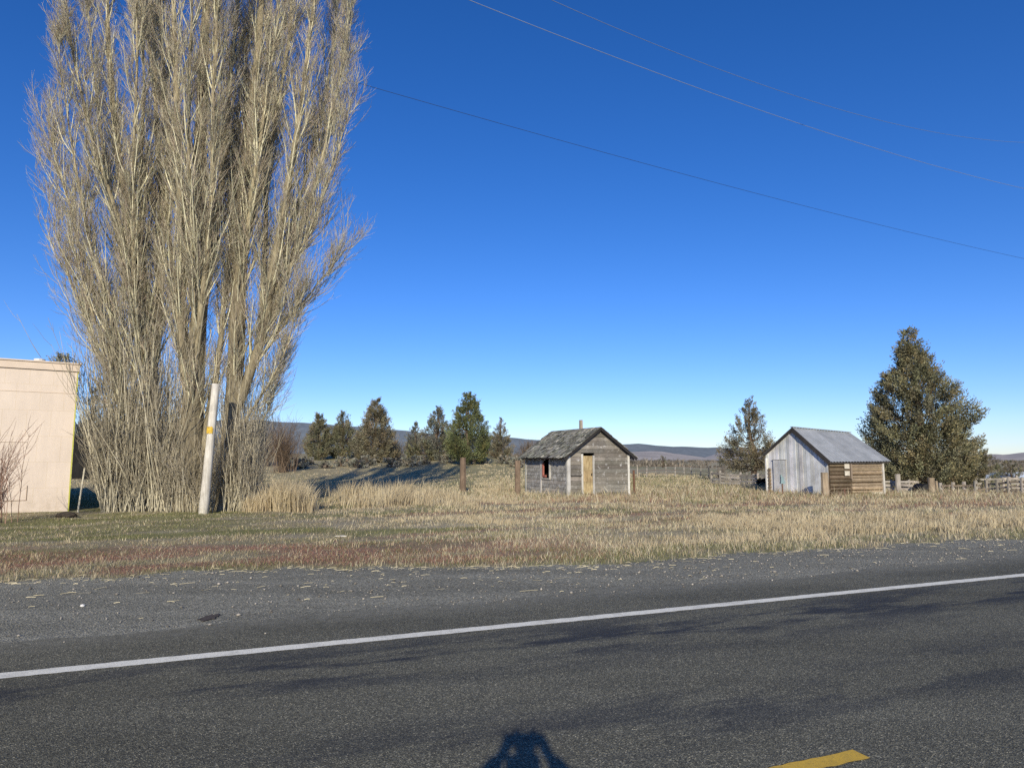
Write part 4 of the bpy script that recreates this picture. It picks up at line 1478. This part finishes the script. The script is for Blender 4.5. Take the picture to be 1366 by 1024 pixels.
mb = MB()   # under boards, verge boards, ridge cap
for sgn in (0, 1):
    p = []
    for dz in (-.125, -.075):
        for a, s_ in ((A0 + .02, 0), (A0 + .02, 1.10 if sgn == 0 else 1.02), (A1 - .02, 1.10 if sgn == 0 else 1.02), (A1 - .02, 0)):
            ft = (a - A0) / (A1 - A0)
            rz = RGa + .07 + (RGb - RGa) * ft; ev = (EVr + .05) if sgn == 0 else (EVl + .05)
            b = RB - RB * s_ if sgn == 0 else RB + (BW - RB) * s_
            p.append(fr(a, b, rz + (ev - rz) * s_ + dz))
    mb.box8(p, (1, 1, 1))
for sgn in (0, 1):
    q0_ = fr(A0 + .005, RB, RGa - .03); e_ = EVr if sgn == 0 else EVl
    k_ = 1.10 if sgn == 0 else 1.02
    b_ = RB - RB * k_ if sgn == 0 else RB + (BW - RB) * k_
    q1_ = fr(A0 + .005, b_, RGa + .07 + (e_ + .05 - RGa - .07) * k_ - .10)
    mb.bar(q0_, q1_, .03, .19 if sgn == 0 else .10, (.8, .8, .8))
mb.build('roof_boards', wood_mat('dark_roof_boards', (.05, .045, .042), (.12, .11, .10), 6), roof)
mb = MB()
mb.bar(fr(A0 - .01, RB, RGa + .095), fr(A1, RB, RGb + .095), .16, .03, (.9, .9, .9))
mb.build('ridge_cap', m_metal, roof)

# ------------------------------------------------------------------ fences
def board_fence(name, pts, label, post_h, post_r, rails, mat, rmat, cat='fence', flat=False, tops=None):
    """pts: list of (px, Y, lean); each post and each rail a part"""
    W_ = []
    for px, Y, ln in pts:
        x = X(px, Y); W_.append((x, Y, tz(x, Y), ln))
    root = thing(name, (W_[0][0], W_[0][1], W_[0][2]), label, cat)
    for i, (x, Y, z, ln) in enumerate(W_):
        mb = MB()
        hh_ = post_h * R_.uniform(.92, 1.08)
        p0 = np.array((x, Y, z - .15)); p1 = np.array((x + ln, Y, z + hh_))
        if flat: mb.bar(p0, p1, post_r * 2, post_r * 1.2, tint(.8, 1.2))
        else: mb.tube([p0, p0 * .5 + p1 * .5, p1], [post_r * 1.05, post_r, post_r * .95], 8, tint(.75, 1.2), rough=.08)
        mb.build('post', mat, root)
    for zr, wr in rails:
        for (x0, Y0, z0, l0), (x1, Y1, z1, l1) in zip(W_[:-1], W_[1:]):
            if R_.random() < .06: continue
            mb = MB()
            a = np.array((x0, Y0 - post_r - .025, z0 + zr + R_.uniform(-.03, .03))); b = np.array((x1, Y1 - post_r - .025, z1 + zr + R_.uniform(-.03, .03)))
            mb.bar(a, b, .04, wr, tint(.75, 1.2))
            mb.build('rail', rmat, root)
    return root


board_fence('corral_fence', [(948, 42, .02), (960, 41.2, 0), (973, 40.6, .03), (986, 40, .05), (994.5, 39.5, .04), (1003, 39, .06), (1011, 38.4, -.05), (1022, 37.8, 0)],
            'grey plank corral fence with leaning pale posts left of the barn', .84, .075, [(.18, .12), (.36, .12), (.54, .12), (.70, .10)], m_pg, m_pg)
board_fence('corral_fence', [(1176, 36.0, 0), (1186, 36.0, .02), (1197, 36, 0), (1210, 36.2, .02), (1222, 36.2, 0)],
            'grey plank corral panel between the barn and the thick brown post', .86, .06, [(.22, .13), (.42, .13), (.62, .13), (.80, .11)], m_pg, m_pg)
board_fence('rail_fence', [(1252, 35.2, 0), (1269, 34.6, 0), (1283, 34.2, .02), (1299, 33.6, 0), (1314, 33.2, -.02), (1328, 32.6, 0), (1343, 32, .02), (1361, 31.4, 0), (1382, 30.8, 0), (1405, 30.2, 0), (1430, 29.8, 0)],
            'pale post and rail corral fence running out of the frame at right', .82, .085, [(.62, .10), (.40, .08), (.22, .08)], m_pg, m_pt)
board_fence('corral_fence', [(1300, 41, 0), (1318, 41, 0), (1336, 41, 0), (1354, 41, 0), (1374, 41, 0), (1400, 41, 0)],
            'second weathered plank fence behind the post and rail fence at right', .95, .07, [(.3, .12), (.55, .12), (.8, .12)], m_pg, m_pg)
# extra heavy timber in the corral
post('wooden_post', 1196, 35.4, 632, .14, 'wide grey plank upright in the corral fence behind the barn', m_pg, square=True)
post('wooden_post', 1240, 34.8, 637, .17, 'thick brown gate post beside the dark barrel in the corral', m_pt)
post('wooden_post', 1247, 35.0, 641, .06, 'slender post standing right beside the thick brown gate post', m_pt)
# dark barrel lying on its side
x = X(1228, 35.2); z = tz(x, 35.2)
mb = MB(); vs = []
prof_ = [(-.42, .0), (-.42, .27), (-.40, .30), (-.15, .30), (-.14, .315), (-.12, .30), (.12, .30), (.14, .315), (.16, .30), (.40, .30), (.42, .27), (.42, .0)]
ns = 18
for yy, rr_ in prof_:
    for k in range(ns):
        a = 2 * math.pi * k / ns
        vs.append((x + math.cos(a) * rr_, 35.2 + yy, z + .43 + math.sin(a) * rr_))
fs = [(i * ns + k, i * ns + (k + 1) % ns, (i + 1) * ns + (k + 1) % ns, (i + 1) * ns + k) for i in range(len(prof_) - 1) for k in range(ns)]
mb.add(vs, fs)
br_ = thing('barrel', (x, 35.2, z), 'black round barrel lying in front of the corral panel', 'barrel')
mb.build('drum', plain_mat('black_drum', (.012, .012, .012), .6, .3, 6), br_, smooth=True)
mb = MB()
mb.box(frame((x, 35.2), 0, z - .08), -.26, .26, -.3, -.2, 0, .24); mb.box(frame((x, 35.2), 0, z - .08), -.26, .26, .2, .3, 0, .24)
mb.build('cradle', m_pb, br_)

# wire fence out in the field
pts = [(850, 58, 0), (862, 59, .05), (874, 60, 0), (888, 61, 0), (900, 62, .03), (912, 63, 0), (922, 64, -.05), (934, 60, .04), (945, 52, 0)]
board_fence('wire_fence', pts, 'thin wire fence with pale posts crossing the flat field behind the shed', 1.05, .05, [(.95, .018), (.6, .018), (.3, .018)], m_pg, m_rust)

# far white-roofed house at the right edge
cx_ = X(1366, 120)
fr = frame((cx_ - 2.2, 120), .35, -.80 - .9)
root = thing('house', (*fr(0, 0, 0),), 'far low house with pale blue-white roof at the right edge', 'house')
mb = MB(); mb.box(fr, 0, 9, 0, 6, -2.5, -.2); mb.build('wall', plain_mat('pale_wall', (.4, .38, .36), .8, .1), root)
mb = MB()
mb.add([fr(-.4, -.4, -.3), fr(9.4, -.4, -.3), fr(9.4, 3, .9), fr(-.4, 3, .9), fr(9.4, 6.4, -.3), fr(-.4, 6.4, -.3)], [(0, 1, 2, 3), (3, 2, 4, 5), (0, 3, 5), (1, 4, 2)])
mb.build('roof', plain_mat('pale_metal_roof', (.62, .68, .74), .5, .08), root)

# ------------------------------------------------------------------ small things on the ground
def rock(px, py, r, label, col, name='rock', flat=.7, seed=1, wide=1.0, cat='rock', sub=3):
    gx, gy = GP(px, py)
    bm = bmesh.new()
    bmesh.ops.create_icosphere(bm, subdivisions=sub, radius=1)
    rr_ = np.random.default_rng(seed)
    for v in bm.verts:
        n = .75 + .5 * float(fbm(v.co.x * 1.6 + seed, v.co.y * 1.6 + v.co.z * 1.3, seed, 3))
        v.co *= n
        v.co.x *= r * wide; v.co.y *= r; v.co.z *= r * flat
    me = bpy.data.meshes.new(name); bm.to_mesh(me); bm.free()
    o = bpy.data.objects.new(name, me); COL.objects.link(o)
    me.materials.append(plain_mat(name + '_surface', col, .9, .3, 18, .01))
    o.location = (gx, gy, tz(gx, gy) + r * flat * .45 + .005)
    return tag(o, label, cat)


rock(110, 809, .024, 'small white stone lying on the grey gravel shoulder', (.62, .60, .56), seed=3)
rock(88, 689, .20, 'low dark clod of earth in the grass before the beige building', (.06, .048, .036), 'dirt_clod', .5, 5, 1.3, 'dirt clod', 4)
rock(455, 713, .05, 'pale stick-like stone lying in the reddish grass', (.6, .56, .48), 'rock', .4, 7, 2.6)

# ------------------------------------------------------------------ power lines
def wire(name, p0, p1, ext0, ext1, sag, r, label, mat):
    p0 = np.array(p0); p1 = np.array(p1)
    d = p1 - p0
    pts = []
    for i in range(81):
        f_ = -ext0 + (1 + ext0 + ext1) * i / 80
        q_ = p0 + d * f_
        q_[2] += -sag * (1 - (2 * f_ - 1) ** 2)
        pts.append(q_)
    mb = MB(); mb.tube(pts, [r] * 81, 6)
    o = mb.build(name, mat)
    return tag(o, label, 'power line')


m_wd = plain_mat('dark_cable', (.03, .035, .05), .7, .1)
m_wl_ = plain_mat('aluminium_cable', (.28, .33, .42), .45, .1, metallic=.3)
m_wm = plain_mat('grey_cable', (.16, .20, .28), .7, .1)
wire('power_line', P(485, 113, 31), P(1366, 345, 59), 1.0, 1.6, .38, .012, 'lowest dark power line crossing the sky to the right edge', m_wd)
wire('power_line', P(625, 0, 10.2), P(1130, 186, 15.0), 1.2, 6, .08, .0058, 'pale sunlit power line, brightest of the three in the sky', m_wl_)
wire('power_line', P(735, 0, 10.2), P(960, 93, 12.2), 2.0, 14, .03, .0045, 'faint thin power line, uppermost in the sky', m_wm)

# ------------------------------------------------------------------ photographer (stands behind the lens; the shadow on the road is theirs)
def skinned(name, joints, edges, mat, parent, root_i=0, sub=2):
    me = bpy.data.meshes.new(name)
    base = np.array(parent.location)
    lift = [(0.085 if j[0][2] < 1.36 or abs(j[0][0]) > .1 else 0.108) if j[0][2] > 1.1 else 0.0 for j in joints]
    me.from_pydata([tuple(np.array(j[0]) - base + np.array((0, 0, l_))) for j, l_ in zip(joints, lift)], edges, [])
    o = bpy.data.objects.new(name, me); COL.objects.link(o); o.parent = parent
    me.materials.append(mat)
    md = o.modifiers.new('skin', 'SKIN'); md.use_smooth_shade = True
    for i, j in enumerate(joints):
        r = j[1]
        o.data.skin_vertices[0].data[i].radius = (r, r) if not hasattr(r, '__len__') else r
        o.data.skin_vertices[0].data[i].use_root = (i == root_i)
    sb = o.modifiers.new('sub', 'SUBSURF'); sb.levels = sub; sb.render_levels = sub
    return o


px0 = .0
py0 = -.25
per = thing('person', (px0, py0, .008), 'person in dark coat standing on the road, raising a camera, seen only as a shadow', 'person')
m_skin = plain_mat('skin', (.46, .28, .20), .6, .08)
m_coat = plain_mat('dark_coat', (.03, .035, .05), .9, .2, 30)
m_trs = plain_mat('blue_trousers', (.05, .06, .10), .9, .2, 40)
m_shoe = plain_mat('brown_boots', (.06, .04, .03), .7, .2)
m_hair = plain_mat('brown_hair', (.05, .033, .022), .8, .3, 40)
J = []; E = []


def chain(pts, start=None):
    last = start
    for p in pts:
        J.append(p); k = len(J) - 1
        if last is not None: E.append((last, k))
        last = k
    return last


hx = -.015
pel = chain([((px0, py0, .86), (.14, .10))])
neck = chain([((px0, py0, 1.02), (.125, .09)), ((px0, py0 - .01, 1.2), (.14, .10)), ((px0, py0, 1.30), (.10, .08)), ((hx, py0 + .02, 1.37), .052)], pel)
hd = chain([((hx, py0 + .04, 1.43), .062), ((hx, py0 + .035, 1.50), (.072, .088)), ((hx, py0 + .03, 1.555), (.060, .07))], neck)
chain([((hx, py0 + .125, 1.475), .016), ((hx, py0 + .145, 1.463), .012)], hd - 1)     # nose
for s in (-1, 1):
    chain([((hx + s * .078, py0 + .03, 1.475), .014), ((hx + s * .090, py0 + .02, 1.49), .010)], hd - 1)   # ears
    sh_ = chain([((px0 + s * .15, py0 - .01, 1.29), .060), ((px0 + s * .22, py0 + .02, 1.22), .050), ((px0 + s * .285, py0 + .07, 1.27), .042),
                 ((px0 + s * .20, py0 + .12, 1.43), .034), ((px0 + s * .125, py0 + .165, 1.515), .030)], neck - 1)
    palm = chain([((px0 + s * .095, py0 + .178, 1.560), (.034, .040)), ((px0 + s * .080, py0 + .178, 1.595), (.030, .042))], sh_)
    for i, (ln_, zz) in enumerate(((.052, 1.600), (.058, 1.585), (.054, 1.568), (.044, 1.552))):
        chain([((px0 + s * .066, py0 + .190 - .004 * i, zz), .0095), ((px0 + s * (.052), py0 + .202, zz + .012 - .012 * i), .0088),
               ((px0 + s * (.052 - ln_ * .5), py0 + .202, zz + .012 - .012 * i), .0078)], palm)
    chain([((px0 + s * .075, py0 + .162, 1.555), .011), ((px0 + s * .055, py0 + .158, 1.540), .0095), ((px0 + s * .036, py0 + .160, 1.535), .008)], palm - 1)
    chain([((px0 + s * .10, py0, .80), .085), ((px0 + s * .11, py0 + .01, .45), .058), ((px0 + s * .115, py0 - .02, .12), .040), ((px0 + s * .12, py0 + .01, .05), .042),
           ((px0 + s * .125, py0 + .13, .035), .032)], pel)
body = skinned('body', J, E, m_skin, per, pel)
# coat, trousers, boots follow the body
J = []; E = []
r0 = chain([((px0, py0, .80), (.185, .135))])
n0_ = chain([((px0, py0, 1.0), (.165, .125)), ((px0, py0 - .01, 1.2), (.175, .13)), ((px0, py0, 1.31), (.12, .095)), ((px0, py0 + .012, 1.352), (.070, .066))], r0)
for s in (-1, 1):
    chain([((px0 + s * .16, py0 - .01, 1.295), .078), ((px0 + s * .225, py0 + .02, 1.225), .066), ((px0 + s * .29, py0 + .07, 1.27), .058),
           ((px0 + s * .205, py0 + .118, 1.43), .052), ((px0 + s * .135, py0 + .160, 1.50), .048)], n0_ - 1)
skinned('coat', J, E, m_coat, per, r0)
J = []; E = []
r0 = chain([((px0, py0, .84), (.15, .115))])
for s in (-1, 1):
    chain([((px0 + s * .10, py0, .78), .10), ((px0 + s * .11, py0 + .01, .45), .074), ((px0 + s * .115, py0 - .02, .10), .058)], r0)
skinned('trousers', J, E, m_trs, per, r0)
for s in (-1, 1):
    J = []; E = []
    r0 = chain([((px0 + s * .12, py0 - .03, .065), .052), ((px0 + s * .122, py0 + .06, .055), .048), ((px0 + s * .128, py0 + .16, .045), .040)])
    chain([((px0 + s * .118, py0 - .025, .14), .050)], r0)
    skinned('boot', J, E, m_shoe, per, r0)
J = []; E = []
r0 = chain([((hx, py0 + .015, 1.52), (.094, .094)), ((hx, py0 + .015, 1.588), (.078, .074))])
chain([((hx, py0 - .035, 1.45), (.078, .05))], r0)
skinned('hair', J, E, m_hair, per, r0)
# compact camera in the hands, its lens just behind the viewpoint
root = thing('compact_camera', (px0, -.055, 1.598), 'compact camera held up in both hands of the photographer', 'camera')
m_cam = plain_mat('black_camera_shell', (.02, .02, .022), .4, .1)
mb = MB(); fb = frame((px0, -.055), 0, 1.598)
mb.box(fb, -.056, .056, -.016, .014, .0, .108); mb.build('shell', m_cam, root)
mb = MB(); mb.tube([(px0 + .01, -.041, 1.655), (px0 + .01, -.024, 1.655)], [.022, .020], 16); mb.build('lens', m_cam, root)

# ------------------------------------------------------------------ light
EL = math.radians(22.0)
az_x = .018
sun_dir = Vector((az_x, 1.0, 0)).normalized() * math.cos(EL) + Vector((0, 0, -math.sin(EL)))
sd = bpy.data.lights.new('sun', 'SUN')
sd.energy = 5.0; sd.angle = math.radians(.5); sd.color = (1.0, .91, .735)
so = bpy.data.objects.new('sun', sd); COL.objects.link(so)
so.rotation_euler = sun_dir.to_track_quat('-Z', 'Y').to_euler()
so.location = (0, -30, 20)

w = bpy.data.worlds.new('World'); scene.world = w
w.use_nodes = True
nt = w.node_tree
bg = nt.nodes['Background']
sky = node(nt, 'ShaderNodeTexSky', sky_type='NISHITA')
sky.sun_disc = False
sky.sun_elevation = EL
sky.sun_rotation = math.radians(180) + math.atan(az_x)
sky.altitude = 1400
sky.air_density = 1.0; sky.dust_density = .3; sky.ozone_density = 2.5
hsv = node(nt, 'ShaderNodeHueSaturation')
hsv.inputs['Saturation'].default_value = 1.30
hsv.inputs['Value'].default_value = 1.0
nt.links.new(sky.outputs[0], hsv.inputs['Color'])
tint_ = mix(nt, hsv.outputs[0], (.92, .98, 1.38), 1.0, 'MULTIPLY')
nt.links.new(tint_, bg.inputs['Color'])
bg.inputs['Strength'].default_value = .108

scene.view_settings.view_transform = 'Standard'
scene.view_settings.look = 'None'
scene.view_settings.exposure = 0
scene.view_settings.gamma = 1
scene.cycles.max_bounces = 5
scene.cycles.diffuse_bounces = 2
scene.cycles.transmission_bounces = 3
scene.cycles.use_denoising = False
